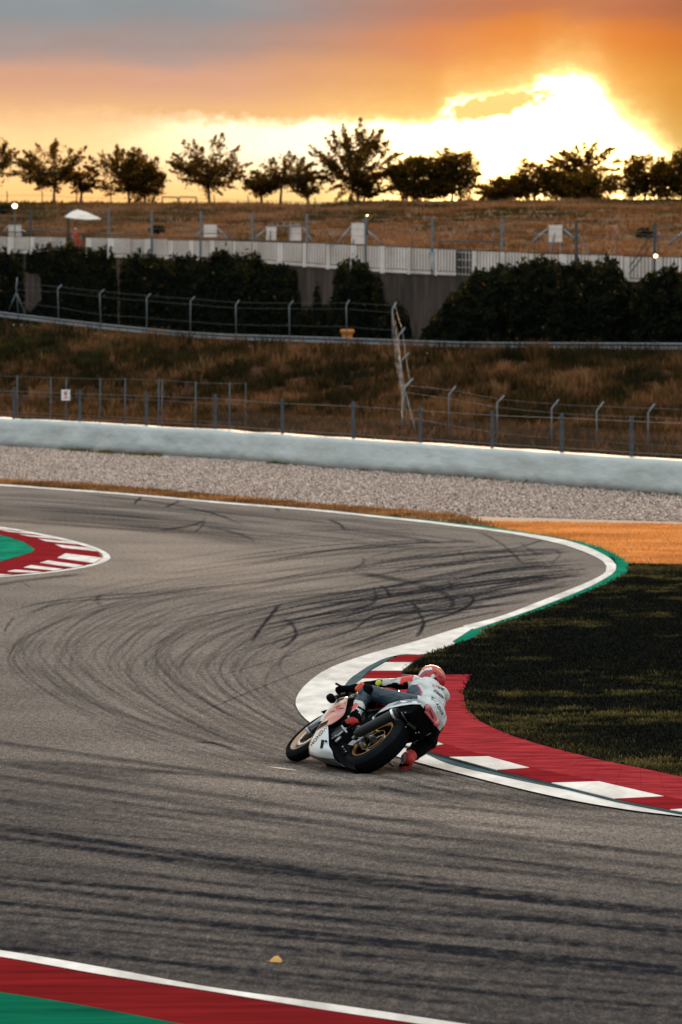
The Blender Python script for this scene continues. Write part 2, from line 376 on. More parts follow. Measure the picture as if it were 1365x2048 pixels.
# single marks one can make out
single = [
 ([(284, 993), (275, 1000), (268, 1008)], 2, .9), ([(362, 1000), (345, 1008), (330, 1014)], 2, .8),
 ([(150, 987), (300, 1002), (400, 1020), (452, 1035), (500, 1056)], 1.4, .7),
 ([(412, 1030), (405, 1042), (375, 1052), (320, 1060)], 2.2, .75), ([(412, 1040), (400, 1056), (388, 1064)], 1.6, .6),
 ([(404, 1054), (450, 1060), (500, 1076), (513, 1092)], 3, .5), ([(655, 1038), (680, 1048), (692, 1062)], 1.8, .7), ([(548, 1014), (560, 1022)], 2, .7),
 ([(700, 1145), (760, 1152), (830, 1166), (885, 1184), (906, 1203), (900, 1218), (872, 1232)], 6, .62),
 ([(895, 1163), (905, 1170), (896, 1180)], 3, .6), ([(905, 1184), (935, 1190), (947, 1197), (938, 1210), (905, 1226), (850, 1243), (780, 1262), (735, 1278), (655, 1305)], 3, .9),
 ([(820, 1202), (835, 1216), (842, 1232), (848, 1248), (836, 1274)], 3, .7), ([(848, 1247), (840, 1262), (832, 1274)], 4, .8),
 ([(565, 1204), (546, 1225), (520, 1258), (500, 1288)], 4, .75), ([(560, 1232), (585, 1248), (592, 1270), (575, 1288), (552, 1300)], 3.2, .72),
 ([(760, 1170), (775, 1180), (780, 1192)], 3, .7), ([(722, 1112), (728, 1124), (705, 1138)], 2, .6), ([(745, 1172), (752, 1190), (745, 1206), (700, 1222)], 3.5, .55),
 ([(1130, 1060), (1090, 1078), (1030, 1096), (960, 1106)], 1.6, .55), ([(1040, 1082), (1060, 1100), (1090, 1110)], 2, .5), ([(955, 1062), (1000, 1085), (1040, 1120), (1046, 1132)], 2, .6), ([(915, 1098), (928, 1112), (924, 1122)], 2, .5),
 ([(1110, 1098), (1120, 1110), (1105, 1124)], 2, .45), ([(600, 1290), (700, 1262), (745, 1232), (800, 1224), (940, 1216), (1060, 1196)], 2.4, .7), ([(500, 1255), (620, 1232), (720, 1216), (880, 1196), (1060, 1176)], 2.6, .68),
 ([(560, 1270), (640, 1250), (740, 1238), (850, 1222), (1040, 1206)], 2.6, .6), ([(480, 1212), (560, 1196), (720, 1180), (880, 1158), (1120, 1128)], 2, .5), ([(590, 1210), (740, 1198), (900, 1176), (1150, 1142)], 2.2, .6),
 ([(30, 1232), (14, 1252), (10, 1266)], 2, .5), ([(204, 1186), (196, 1204), (206, 1212)], 3, .5), ([(198, 1188), (190, 1202)], 2.5, .6),
 ([(385, 1482), (430, 1486), (465, 1495)], 2, .55), ([(0, 1228), (80, 1206), (190, 1192), (330, 1182), (480, 1166)], 1.6, .5), ([(20, 1240), (120, 1206), (260, 1194), (420, 1176)], 2.2, .5),
 ([(-60, 1170), (0, 1168), (50, 1160), (180, 1146)], 3.5, .65), ([(40, 1162), (60, 1172)], 2, .4)]
for p_, w_, a_ in single: stroke(p_, w_ * .75, a_); flush()
# broad rubbered zones, darker towards the foreground; light patches are sheen painted in
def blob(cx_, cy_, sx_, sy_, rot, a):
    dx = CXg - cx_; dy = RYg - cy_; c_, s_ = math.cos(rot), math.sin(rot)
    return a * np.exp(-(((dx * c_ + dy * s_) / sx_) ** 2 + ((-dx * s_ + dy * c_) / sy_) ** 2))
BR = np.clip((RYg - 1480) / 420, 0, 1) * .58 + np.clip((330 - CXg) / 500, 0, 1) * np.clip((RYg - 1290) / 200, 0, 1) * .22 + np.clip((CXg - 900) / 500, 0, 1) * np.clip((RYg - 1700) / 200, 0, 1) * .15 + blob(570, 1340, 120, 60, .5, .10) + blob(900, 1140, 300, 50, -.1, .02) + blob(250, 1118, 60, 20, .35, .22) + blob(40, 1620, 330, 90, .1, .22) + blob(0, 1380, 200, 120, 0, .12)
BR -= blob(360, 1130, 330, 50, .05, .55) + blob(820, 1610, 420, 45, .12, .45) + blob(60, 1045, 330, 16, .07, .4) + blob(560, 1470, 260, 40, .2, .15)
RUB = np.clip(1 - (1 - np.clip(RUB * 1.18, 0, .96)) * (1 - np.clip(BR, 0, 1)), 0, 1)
SHEEN = np.clip(-BR, 0, 1)
me = grid_mesh(Pg[::-1], 'track'); attr(me, 'rubber', RUB[::-1]); attr(me, 'bare', SHEEN[::-1])
m_asph = bpy.data.materials.new('asphalt'); m_asph.use_nodes = True
t = m_asph.node_tree; b = t.nodes['Principled BSDF']; A = t.nodes.new; K = t.links.new
tcn = A('ShaderNodeTexCoord')
def noise_(scale, detail, rough=.6, stretch=None):
    n_ = A('ShaderNodeTexNoise'); n_.inputs['Scale'].default_value = scale; n_.inputs['Detail'].default_value = detail; n_.inputs['Roughness'].default_value = rough
    if stretch:
        mp = A('ShaderNodeMapping'); mp.inputs['Scale'].default_value = stretch; K(tcn.outputs['Object'], mp.inputs[0]); K(mp.outputs[0], n_.inputs[0])
    else: K(tcn.outputs['Object'], n_.inputs[0])
    return n_.outputs[0]
def ramp_(f, st):
    rp = A('ShaderNodeValToRGB'); e = rp.color_ramp.elements
    while len(e) < len(st): e.new(.5)
    for k, (p, c) in enumerate(st): e[k].position = p; e[k].color = (*c, 1)
    K(f, rp.inputs[0]); return rp.outputs[0]
def mixc(f, a_, b_, mode='MIX'):
    n_ = A('ShaderNodeMix'); n_.data_type = 'RGBA'; n_.blend_type = mode
    for s_, v_ in ((n_.inputs[0], f), (n_.inputs[6], a_), (n_.inputs[7], b_)):
        if isinstance(v_, (int, float)): s_.default_value = v_
        elif isinstance(v_, tuple): s_.default_value = (*v_, 1)
        else: K(v_, s_)
    return n_.outputs[2]
gr = noise_(16, 4, .85, (1, .22, 1)); gr2 = noise_(52, 2, .7, (1, .12, 1)); big = noise_(.35, 5)
base = ramp_(big, [(.3, (.165, .140, .120)), (.7, (.225, .190, .162))])
base = mixc(1.0, base, ramp_(gr, [(.32, (.62, .62, .63)), (.5, (.97, .97, .97)), (.66, (1.35, 1.32, 1.28))]), 'MULTIPLY')
base = mixc(.8, base, ramp_(gr2, [(.3, (.55, .56, .58)), (.5, (1, 1, 1)), (.7, (1.6, 1.55, 1.45))]), 'MULTIPLY')
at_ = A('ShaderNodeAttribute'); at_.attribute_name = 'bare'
base = mixc(at_.outputs['Fac'], base, mixc(1, base, (1.75, 1.62, 1.5), 'MULTIPLY'))  # warm sheen of the low sun put into the base colour
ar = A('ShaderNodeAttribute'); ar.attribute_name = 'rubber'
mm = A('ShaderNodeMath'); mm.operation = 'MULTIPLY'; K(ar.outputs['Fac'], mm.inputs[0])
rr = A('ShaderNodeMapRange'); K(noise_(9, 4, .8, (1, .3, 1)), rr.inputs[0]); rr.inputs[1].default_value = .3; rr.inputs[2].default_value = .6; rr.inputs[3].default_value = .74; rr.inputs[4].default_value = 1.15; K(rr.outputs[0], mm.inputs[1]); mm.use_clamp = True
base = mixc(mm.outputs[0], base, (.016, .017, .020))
K(base, b.inputs['Base Color']); b.inputs['Roughness'].default_value = .9; b.inputs['Specular IOR Level'].default_value = .0
bp = A('ShaderNodeBump'); bp.inputs['Strength'].default_value = .9; bp.inputs['Distance'].default_value = .006; K(noise_(90, 3, .8), bp.inputs['Height']); K(bp.outputs[0], b.inputs['Normal'])
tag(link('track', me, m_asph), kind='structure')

# ---- painted edges and kerbs
def paint(name, col, **k): return material(name, col, .55, bump=.5, bscale=60, bumpdist=.004, spec=.0, **k)
m_white = paint('white_paint', (.80, .76, .69), col2=(.50, .46, .41), vscale=2.2, stretch=(1, .25, 1), detail=6)
m_green = paint('green_paint', (.014, .235, .13), col2=(.010, .13, .075), vscale=1.5, stretch=(1, .3, 1))
m_red = paint('red_paint', (.28, .018, .022), col2=(.14, .012, .014), vscale=2.6, stretch=(.4, 1, 1), detail=6)
m_red2 = paint('red_paint_worn', (.40, .040, .044), col2=(.15, .014, .018), vscale=3.2, stretch=(.6, 1.5, 1), detail=9)
m_teal = paint('grey_concrete', (.085, .13, .135), col2=(.06, .09, .095), vscale=2)
# outer white line and green strip of the far bend
WO = [(-260, 958), (0, 968.5), (100, 975.5), (246, 986), (450, 1004), (626, 1018), (802, 1036), (851, 1041), (1001, 1059.5), (1114, 1076.5), (1171, 1092), (1208, 1109), (1229, 1124), (1233, 1138), (1220, 1151), (1171, 1177), (1076, 1215), (1001, 1241), (945, 1259)]
WI = [(-260, 961), (0, 971.5), (100, 978.5), (246, 989.2), (450, 1007.4), (626, 1021.6), (802, 1040), (851, 1045.4), (1001, 1064), (1076, 1077.5), (1133, 1091), (1182, 1109), (1208, 1124), (1214, 1138), (1205, 1149), (1171, 1166), (1076, 1204), (1001, 1232), (925, 1252)]
GO = [(640, 1018.5), (850, 1039.5), (1001, 1056.5), (1114, 1074), (1171, 1085), (1220, 1101), (1252, 1118), (1263, 1130), (1257, 1145), (1227, 1162), (1171, 1187), (1076, 1223), (1001, 1247), (950, 1262)]
def strip(name, A_, B_, z, mat, n=90, parent=None, kind='structure', wob=0):
    a_ = spline(A_, 8); b_ = spline(B_, 8)
    def res(S):
        d_ = np.concatenate([[0], np.cumsum(np.hypot(*np.diff(S, axis=0).T))]); d_ /= d_[-1]; q = np.linspace(0, 1, n)
        return np.stack([np.interp(q, d_, S[:, 0]), np.interp(q, d_, S[:, 1])], 1)
    a_ = res(a_); b_ = res(b_)
    if wob: a_[:, 1] += RNG.normal(0, wob, n)
    P = np.stack([gnd_v(a_[:, 0], a_[:, 1], z), gnd_v(b_[:, 0], b_[:, 1], z)], 0)
    me_ = grid_mesh(P, name, False)
    bm = bmesh.new(); bm.from_mesh(me_)
    if sum(f.normal.z * f.calc_area() for f in bm.faces) < 0: bmesh.ops.reverse_faces(bm, faces=bm.faces[:])
    bm.to_mesh(me_); bm.free()
    o = link(name, me_, mat, parent)
    if kind and parent is None: o['kind'] = kind
    return o
strip('track_edge_line', WO, WI, .012, m_white, 160)
strip('green_edge_strip', GO, WO[6:], .008, m_green, 120)
# broad white concrete strip that leads to the apex kerb
apex_out = [(851, 1271), (925, 1254), (839, 1280), (724, 1312), (655, 1338), (614, 1367), (594, 1393), (593, 1413), (612, 1438), (650, 1462), (720, 1490), (827, 1522), (925, 1548), (1040, 1577), (1155, 1602), (1270, 1621), (1365, 1632), (1600, 1662)]
apex_out = [(945, 1259)] + apex_out[1:]
apex_in = [(965, 1264), (910, 1287), (845, 1311), (783, 1313), (745, 1328), (722, 1342), (698, 1360), (683, 1385), (678, 1412), (688, 1440), (712, 1462), (765, 1484), (841, 1503), (899, 1527), (994, 1550), (1103, 1573), (1195, 1589), (1339, 1614), (1600, 1650)]
strip('apex_apron', apex_out, apex_in, .016, m_white, 120)
poly_px('green_corner_patch', [(945, 1257), (962, 1263), (966, 1267), (950, 1275), (916, 1287), (905, 1283), (925, 1270), (937, 1262)], .020, m_green, kind='structure')
gut_in = [(845, 1309), (800, 1309), (770, 1323), (741, 1340), (724, 1356), (708, 1376), (694, 1396), (690, 1414), (700, 1440), (735, 1462), (790, 1484), (838, 1494), (899, 1512), (994, 1538), (1103, 1562), (1230, 1594), (1365, 1621), (1600, 1660)]
strip('kerb_gutter', apex_in[2:], gut_in, .020, m_teal, 100)
# raised kerb: painted blocks and red slabs, each a piece of its own
kerb = empty('apex_kerb', gnd(900, 1500, 0)); kerb['kind'] = 'structure'
kinv = Matrix.Translation(-Vector(kerb.location))
def slab(name, quad, z, mat, parent, inv, drop=.05, gap=.35):
    c = np.mean(quad, 0); q = [tuple(np.array(p) + (c - np.array(p)) / (np.linalg.norm(c - np.array(p)) + 1e-6) * gap) for p in quad]
    P = [gnd(a_, b_, z) for a_, b_ in q]
    if (P[1][0] - P[0][0]) * (P[2][1] - P[0][1]) - (P[1][1] - P[0][1]) * (P[2][0] - P[0][0]) < 0: P = P[::-1]
    n = len(P); cen = sum(P) / n
    top = [inv @ Vector(p) for p in [cen + (p - cen) * .995 for p in P]]
    mid = [inv @ Vector(p) - Vector((0, 0, .006)) for p in P]
    low = [inv @ Vector(p) - Vector((0, 0, drop)) for p in P]
    k_ = MB(); k_.add(top + mid + low, [tuple(range(n))] + [(i + n, i + n + 1 if i < n - 1 else n, (i + 1) % n, i) for i in range(n)] + [(i + 2 * n, (i + 1) % n + 2 * n, (i + 1) % n + n, i + n) for i in range(n)])
    for i in range(n): k_.m[-1 - i] = 1
    return k_.obj(name, [mat, m_teal], parent)
KA = [(800, 1310), (771, 1324), (742, 1341), (725, 1357), (711, 1368), (697, 1390), (692, 1412), (704, 1441), (748, 1467), (796, 1486), (840, 1497), (899, 1513.5), (994, 1539.5), (1103, 1565), (1230, 1597), (1340, 1618.5), (1480, 1642)]
KB = [(850, 1308), (826, 1324), (804, 1341), (802, 1357), (790, 1368), (775, 1390), (768, 1412), (775, 1432), (800, 1450), (835, 1468), (888, 1488), (977, 1512), (1060, 1535), (1198, 1562), (1328, 1592), (1440, 1612), (1590, 1640)]
for i in range(len(KA) - 1):
    slab('kerb_block', [KA[i], KA[i + 1], KB[i + 1], KB[i]], .045, m_red if i % 2 == 0 else m_white, kerb, kinv)
KB2 = [(802, 1350), (800, 1358), (790, 1369)] + KB[5:]
KC = [(944, 1348.5), (936, 1358), (930, 1370), (925, 1384), (927, 1400), (935, 1420), (954, 1439), (985, 1455), (1040, 1477), (1110, 1497), (1212, 1522), (1299, 1539), (1400, 1561), (1500, 1583)]
q = np.linspace(0, 1, 19)
def rs(S, q): 
    S = np.array(S, float); d_ = np.concatenate([[0], np.cumsum(np.hypot(*np.diff(S, axis=0).T))]); d_ /= d_[-1]
    return np.stack([np.interp(q, d_, S[:, 0]), np.interp(q, d_, S[:, 1])], 1)
cA = rs(KB2, q); cB = rs(KC, q)
for i in range(len(q) - 1):
    slab('kerb_slab', [tuple(cA[i]), tuple(cA[i + 1]), tuple(cB[i + 1]), tuple(cB[i])], .036, m_red2, kerb, kinv, gap=.12)
# inside kerb of the far left bend
isl = empty('left_kerb', gnd(60, 1100, 0)); isl['kind'] = 'structure'; iinv = Matrix.Translation(-Vector(isl.location))
IW = [(-260, 1030), (-100, 1042), (0, 1053), (70, 1065), (141, 1079.5), (193, 1095), (218, 1108), (223, 1115), (211, 1123.5), (176, 1134), (105, 1145), (0, 1154.5), (-120, 1161), (-260, 1165)]
IB = [(-260, 1033), (-100, 1045), (0, 1056), (70, 1068.5), (141, 1084), (190, 1099), (207, 1109), (208, 1113), (190, 1125), (151, 1134), (88, 1143), (0, 1151), (-120, 1158), (-260, 1162)]
II = [(-260, 1036), (-100, 1048), (0, 1059), (74, 1076), (116, 1090), (132, 1098), (136, 1102), (132, 1106), (120, 1114), (84, 1124), (42, 1136), (0, 1146), (-120, 1153), (-260, 1157)]
IG = [(-260, 1046), (-100, 1057), (0, 1069), (46, 1083), (64, 1094), (70, 1099), (64, 1104), (46, 1110), (0, 1123), (-120, 1136), (-260, 1144)]
strip('left_kerb_line', IW, IB, .008, m_white, 90)
qs = np.array([0, .08, .16, .23, .29, .35, .405, .44, .47, .50, .53, .56, .60, .645, .69, .74, .79, .86, .93, 1.0])
qs = np.interp(np.arange(33), [0, 8, 13, 24, 32], [0, .30, .42, .66, 1.0])
# colours that follow the stretched spacing seen in the picture
a2 = rs(IB, qs); b2 = rs(II, np.interp(qs, [0, .3, .45, .5, .55, .7, 1], [0, .30, .45, .5, .555, .70, 1]))
for i in range(len(qs) - 1):
    slab('kerb_block', [tuple(a2[i]), tuple(a2[i + 1]), tuple(b2[i + 1]), tuple(b2[i])], .020, m_red if i % 2 == 0 else m_white, isl, iinv, .03, gap=.05)
strip('left_kerb_red_band', II, IG, .012, m_red, 70)
poly_px('left_green_runoff', IG, .016, m_green, kind='structure')
# near left edge
NL = [(-260, 1866), (0, 1900), (205, 1934), (410, 1972), (615, 2001), (700, 2013), (900, 2043), (1300, 2105)]
NL2 = [(-260, 1877), (0, 1913), (205, 1949), (410, 1980.5), (615, 2014), (700, 2027), (900, 2057), (1300, 2121)]
NG = [(-260, 1948), (0, 1984), (154, 2008), (308, 2037), (359, 2047), (600, 2092), (900, 2150), (1200, 2210)]
strip('near_edge_line', NL, NL2, .012, m_white, 40)
strip('near_red_band', NL2, NG, .008, material('red_paint_smooth', (.21, .014, .015), .6, col2=(.11, .009, .010), vscale=2.2, stretch=(.3, 1.5, 1), spec=0), 40)
strip('near_green_runoff', NG, [(-260, 2300), (1200, 2300)], .012, material('green_paint_smooth', (.006, .15, .075), .6, col2=(.004, .07, .04), vscale=1.6, stretch=(.3, 1.5, 1), spec=0), 30)

# ---- gravel bed, dry verge, service strip
BAR_B = [(-400, 866), (0, 893), (176, 904), (480, 922), (696, 941), (930, 956), (1138, 975), (1365, 994), (1800, 1034)]
BROWN = [(-300, 945), (0, 961), (176, 969), (352, 985), (480, 995.5), (626, 1009), (802, 1022.5), (900, 1030)]
EDGE = [(p[0], p[1]) for p in WO[:9]]
grav = [(x, ip(x, BAR_B) - 6) for x in range(-400, 1801, 50)] + [(1800, 1052), (1365, 1044.5), (1100, 1037), (900, 1031.5)] + [(a_, b_) for a_, b_ in BROWN[::-1]] + [(-400, 940)]
m_gravbed = material('gravel_bed', (.30, .25, .21), .95, col2=(.12, .10, .085), vscale=14, stretch=(1, .3, 1), detail=6, bump=1, bscale=25, bumpdist=.03)
poly_px('gravel_bed', grav, .006, m_gravbed, kind='structure')
m_stone = tint_material('gravel_stone', [(0, (.09, .075, .065)), (.3, (.32, .24, .20)), (.7, (.52, .405, .335)), (1, (.78, .64, .54))], .85)
def stones(name, poly, dens, smin, smax, z, zlow=0.0):
    P = np.array([gnd(a_, b_, z)[:2] for a_, b_ in poly]); lo_, hi_ = P.min(0), P.max(0)
    n = int(dens * (hi_[0] - lo_[0]) * (hi_[1] - lo_[1])); X = RNG.uniform(lo_[0], hi_[0], n); Y = RNG.uniform(lo_[1], hi_[1], n)
    ppx = CX + F * X / Y
    ok = inpoly(X, Y, [tuple(p) for p in P]) & (ppx > -140) & (ppx < 1505)
    X = X[ok]; Y = Y[ok]; n = len(X)
    s = RNG.uniform(smin, smax, n) ; 
    O_ = np.array([(1, 0, 0), (0, 1, 0), (-1, 0, 0), (0, -1, 0), (0, 0, .7), (0, 0, -.7)], float)
    V = O_[None] * s[:, None, None] * RNG.uniform(.6, 1.3, (n, 6, 1)); a_ = RNG.uniform(0, 6.28, n); ca, sa = np.cos(a_)[:, None], np.sin(a_)[:, None]
    tilt = RNG.normal(0, .5, (n, 1)); V[..., 2] += V[..., 0] * tilt
    x = V[..., 0] * ca - V[..., 1] * sa; y = V[..., 0] * sa + V[..., 1] * ca
    V = np.stack([x + X[:, None], y + Y[:, None], V[..., 2] + z + s[:, None] * .35 + RNG.uniform(-.2, .8, (n, 1)) * s[:, None] + zlow], -1)
    fs = np.array([(0, 1, 4), (1, 2, 4), (2, 3, 4), (3, 0, 4), (1, 0, 5), (2, 1, 5), (3, 2, 5), (0, 3, 5)])
    Q = (np.arange(n) * 6)[:, None, None] + fs[None]
    me_ = bpy.data.meshes.new(name); fast_mesh(me_, V.reshape(-1, 3), Q.reshape(-1, 3))
    attr(me_, 'tint', np.repeat(np.clip(RNG.normal(.55, .26, n), 0, 1), 6)); return me_
def vary(y): return y
tag(link('gravel', stones('gravel', grav, 85, .016, .040, .006), m_stone), 'pale pinkish gravel trap between the white barrier and the track', 'gravel', kind='stuff')
# service strip
poly_px('service_strip', [(780, 1024), (900, 1031.2), (1100, 1037), (1365, 1044), (1800, 1051), (1800, 1057), (1365, 1049.5), (1104, 1046), (960, 1044.5), (850, 1038.8)], .014, material('old_asphalt', (.12, .115, .11), .85, col2=(.06, .06, .06), vscale=1.2, stretch=(.3, 1, 1)), kind='structure')

# ---- grass blades
def blades(name, X, Y, Z0, h, w, nb, spread, tint, lean=.5, curl=True):
    n = len(X); X = np.repeat(X, nb); Y = np.repeat(Y, nb); Z0 = np.repeat(Z0, nb); h = np.repeat(h, nb) * RNG.uniform(.5, 1.15, n * nb); tint = np.repeat(tint, nb) + RNG.normal(0, .1, n * nb)
    w = np.repeat(w, nb) if np.ndim(w) else w
    k = n * nb; a_ = RNG.uniform(0, 6.283, k); r_ = np.sqrt(RNG.random(k)) * (np.repeat(spread, nb) if np.ndim(spread) else spread)
    bx_, by_ = X + r_ * np.cos(a_), Y + r_ * np.sin(a_)
    la = a_ + RNG.normal(0, .7, k); ll = h * np.abs(RNG.normal(0, lean, k))
    o_ = RNG.uniform(-.8, .8, k); dx, dy = np.cos(o_) * w / 2, np.sin(o_) * w / 2
    V = np.stack([np.stack([bx_ - dx, by_ - dy, Z0 - .03 * h], -1), np.stack([bx_ + dx, by_ + dy, Z0 - .03 * h], -1),
                  np.stack([bx_ + dx * .7 + np.cos(la) * ll * .4, by_ + dy * .7 + np.sin(la) * ll * .4, Z0 + h * .62], -1), 
                  np.stack([bx_ + np.cos(la) * ll, by_ + np.sin(la) * ll, Z0 + h], -1),
                  np.stack([bx_ - dx * .7 + np.cos(la) * ll * .4, by_ - dy * .7 + np.sin(la) * ll * .4, Z0 + h * .62], -1)], 1)
    Q = (np.arange(k) * 5)[:, None, None] + np.array([(0, 1, 2), (0, 2, 4), (4, 2, 3)])[None]
    me_ = bpy.data.meshes.new(name); fast_mesh(me_, V.reshape(-1, 3), Q.reshape(-1, 3))
    tt = np.clip(tint, 0, 1)[:, None] + np.array([0, 0, .06, .12, .06])[None]
    attr(me_, 'tint', tt.ravel()); return me_
def scatter(poly, dens, z=0.0, pxlim=(-120, 1490)):
    P = np.array([gnd(a_, b_, z)[:2] for a_, b_ in poly]); lo_, hi_ = P.min(0), P.max(0)
    n = int(dens * (hi_[0] - lo_[0]) * (hi_[1] - lo_[1])); X = RNG.uniform(lo_[0], hi_[0], n); Y = RNG.uniform(lo_[1], hi_[1], n)
    ppx = CX + F * X / Y; ok = inpoly(X, Y, [tuple(p) for p in P]) & (ppx > pxlim[0]) & (ppx < pxlim[1]); return X[ok], Y[ok]
def vnoise(x, y, s, seed=0):
    r_ = np.random.default_rng(seed); G = r_.random((256, 256)); x = x / s; y = y / s
    xi = np.floor(x).astype(int); yi = np.floor(y).astype(int); fx = x - xi; fy = y - yi; fx = fx * fx * (3 - 2 * fx); fy = fy * fy * (3 - 2 * fy)
    g_ = lambda a_, b_: G[a_ % 256, b_ % 256]
    return (g_(xi, yi) * (1 - fx) + g_(xi + 1, yi) * fx) * (1 - fy) + (g_(xi, yi + 1) * (1 - fx) + g_(xi + 1, yi + 1) * fx) * fy
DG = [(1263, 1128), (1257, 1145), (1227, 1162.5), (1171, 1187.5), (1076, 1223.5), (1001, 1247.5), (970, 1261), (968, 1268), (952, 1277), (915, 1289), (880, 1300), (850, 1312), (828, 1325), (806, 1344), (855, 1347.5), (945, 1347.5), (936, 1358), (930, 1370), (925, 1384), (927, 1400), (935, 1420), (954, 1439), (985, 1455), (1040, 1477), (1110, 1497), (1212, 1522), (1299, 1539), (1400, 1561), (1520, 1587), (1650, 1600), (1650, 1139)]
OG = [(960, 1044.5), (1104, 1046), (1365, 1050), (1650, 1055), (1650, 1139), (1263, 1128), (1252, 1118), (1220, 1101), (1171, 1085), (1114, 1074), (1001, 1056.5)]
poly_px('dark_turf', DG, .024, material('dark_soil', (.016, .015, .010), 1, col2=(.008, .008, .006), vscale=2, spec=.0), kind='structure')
poly_px('dry_turf', OG, .010, material('dry_soil', (.30, .15, .045), 1, col2=(.16, .085, .03), vscale=1.5, stretch=(1, .3, 1), spec=.1), kind='structure')
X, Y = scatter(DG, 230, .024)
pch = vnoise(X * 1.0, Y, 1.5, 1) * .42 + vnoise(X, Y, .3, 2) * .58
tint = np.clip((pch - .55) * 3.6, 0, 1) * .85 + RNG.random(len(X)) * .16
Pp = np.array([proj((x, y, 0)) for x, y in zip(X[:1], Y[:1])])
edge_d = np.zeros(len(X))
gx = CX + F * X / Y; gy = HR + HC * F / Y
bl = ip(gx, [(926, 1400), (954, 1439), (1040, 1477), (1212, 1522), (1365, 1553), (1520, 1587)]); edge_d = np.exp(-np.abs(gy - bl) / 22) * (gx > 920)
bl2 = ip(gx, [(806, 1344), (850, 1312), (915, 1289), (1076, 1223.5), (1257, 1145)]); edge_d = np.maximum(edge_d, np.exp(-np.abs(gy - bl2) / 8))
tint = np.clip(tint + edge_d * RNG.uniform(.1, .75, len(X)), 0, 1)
m_dgrass = tint_material('dark_grass', [(0, (.004, .0055, .005)), (.25, (.009, .010, .007)), (.6, (.055, .047, .014)), (1, (.15, .11, .034))], .85, spec=.05)  # near-black blades, straw-coloured in patches and along the edges
tag(link('dark_grass', blades('dark_grass', X, Y, np.full(len(X), .024), RNG.uniform(.02, .05, len(X)), .010, 4, .07, tint, .9), m_dgrass), 'dark green grass with yellowish tufts inside the apex kerb', 'grass', kind='stuff')
X, Y = scatter(OG, 95, .01)
tint = vnoise(X, Y, 2.5, 5) * .5 + vnoise(X, Y, .6, 6) * .5
gy = HR + HC * F / Y
tint = np.clip(tint * .9 + .1, 0, 1)
m_ograss = tint_material('dry_grass', [(0, (.09, .05, .022)), (.3, (.34, .17, .06)), (.7, (.56, .30, .11)), (1, (.70, .44, .20))], .85, trans=.25)
tag(link('dry_grass', blades('dry_grass', X, Y, np.full(len(X), .01), RNG.uniform(.03, .07, len(X)), .016, 4, .1, tint, .8), m_ograss), 'orange dry grass outside the far bend', 'grass', kind='stuff')
# narrow dry verge between gravel and track edge
VG = [(a_, b_) for a_, b_ in BROWN] + [(960, 1043.5), (1001, 1055), (850, 1038.6), (640, 1017.8), (626, 1017), (450, 1003), (246, 985), (100, 974.5), (0, 967.5), (-260, 957)]
poly_px('verge', VG, .009, material('verge_soil', (.24, .12, .04), 1, col2=(.10, .06, .03), vscale=2, spec=.1), kind='structure')
X, Y = scatter(VG, 60, .01)
tag(link('verge_grass', blades('verge_grass', X, Y, np.full(len(X), .009), RNG.uniform(.03, .11, len(X)) * (1 + (RNG.random(len(X)) > .985) * 1.2), .02, 4, .12, vnoise(X, Y, 1.2, 9) * .8, .6), tint_material('verge_grass', [(0, (.05, .032, .015)), (.4, (.20, .105, .04)), (.8, (.40, .21, .08)), (1, (.52, .32, .15))], .85, trans=.1)), 'thin strip of orange dry grass along the far white line', 'grass', kind='stuff')
# a few weeds at the barrier foot
wx = np.concatenate([RNG.uniform(125, 320, 120), RNG.uniform(540, 560, 6), RNG.uniform(0, 1365, 30)])
wy = np.array([ip(x, BAR_B) for x in wx]) + RNG.uniform(.5, 3, len(wx)); Pw = gnd_v(wx, wy)
m_weed = tint_material('weed', [(0, (.03, .035, .012)), (.6, (.12, .10, .03)), (1, (.26, .17, .05))], .85)
tag(link('weeds', blades('weeds', Pw[:, 0], Pw[:, 1], np.full(len(wx), .01), RNG.uniform(.05, .16, len(wx)), .03, 12, .16, RNG.random(len(wx)), .5), m_weed), 'scattered low weeds at the foot of the white barrier', 'weeds', kind='stuff')
poly_px('scrape_mark', [(533, 1532.6), (560, 1535), (592, 1539.5), (592, 1541), (560, 1537.2)], .004, material('scraped_asphalt', (.55, .42, .30), .9), kind='structure')
# fallen leaf
lf = MB(); c = gnd(553, 1922, .016); vs = []
for i_, (x, w_) in enumerate(((-.042, .0), (-.03, .012), (-.012, .021), (.01, .023), (.026, .016), (.038, .0))):
    for j_ in (-1, 0, 1): vs.append((c[0] + x, c[1] - w_ * .9 * j_, .018 + .012 * math.cos(x * 50) - w_ * .75 * j_ + (.004 if j_ == 0 else 0)))
lf.add(vs, [(i_ * 3 + j_, i_ * 3 + j_ + 1, i_ * 3 + j_ + 4, i_ * 3 + j_ + 3) for i_ in range(5) for j_ in range(2)])
lf.tube([(c[0] - .060, c[1], .012), (c[0] - .042, c[1], .02)], .0018, 4)
tag(lf.obj('fallen_leaf', material('leaf_yellow', (.60, .30, .07), .6)), 'single curled yellow leaf lying on the near dark asphalt', 'leaf')
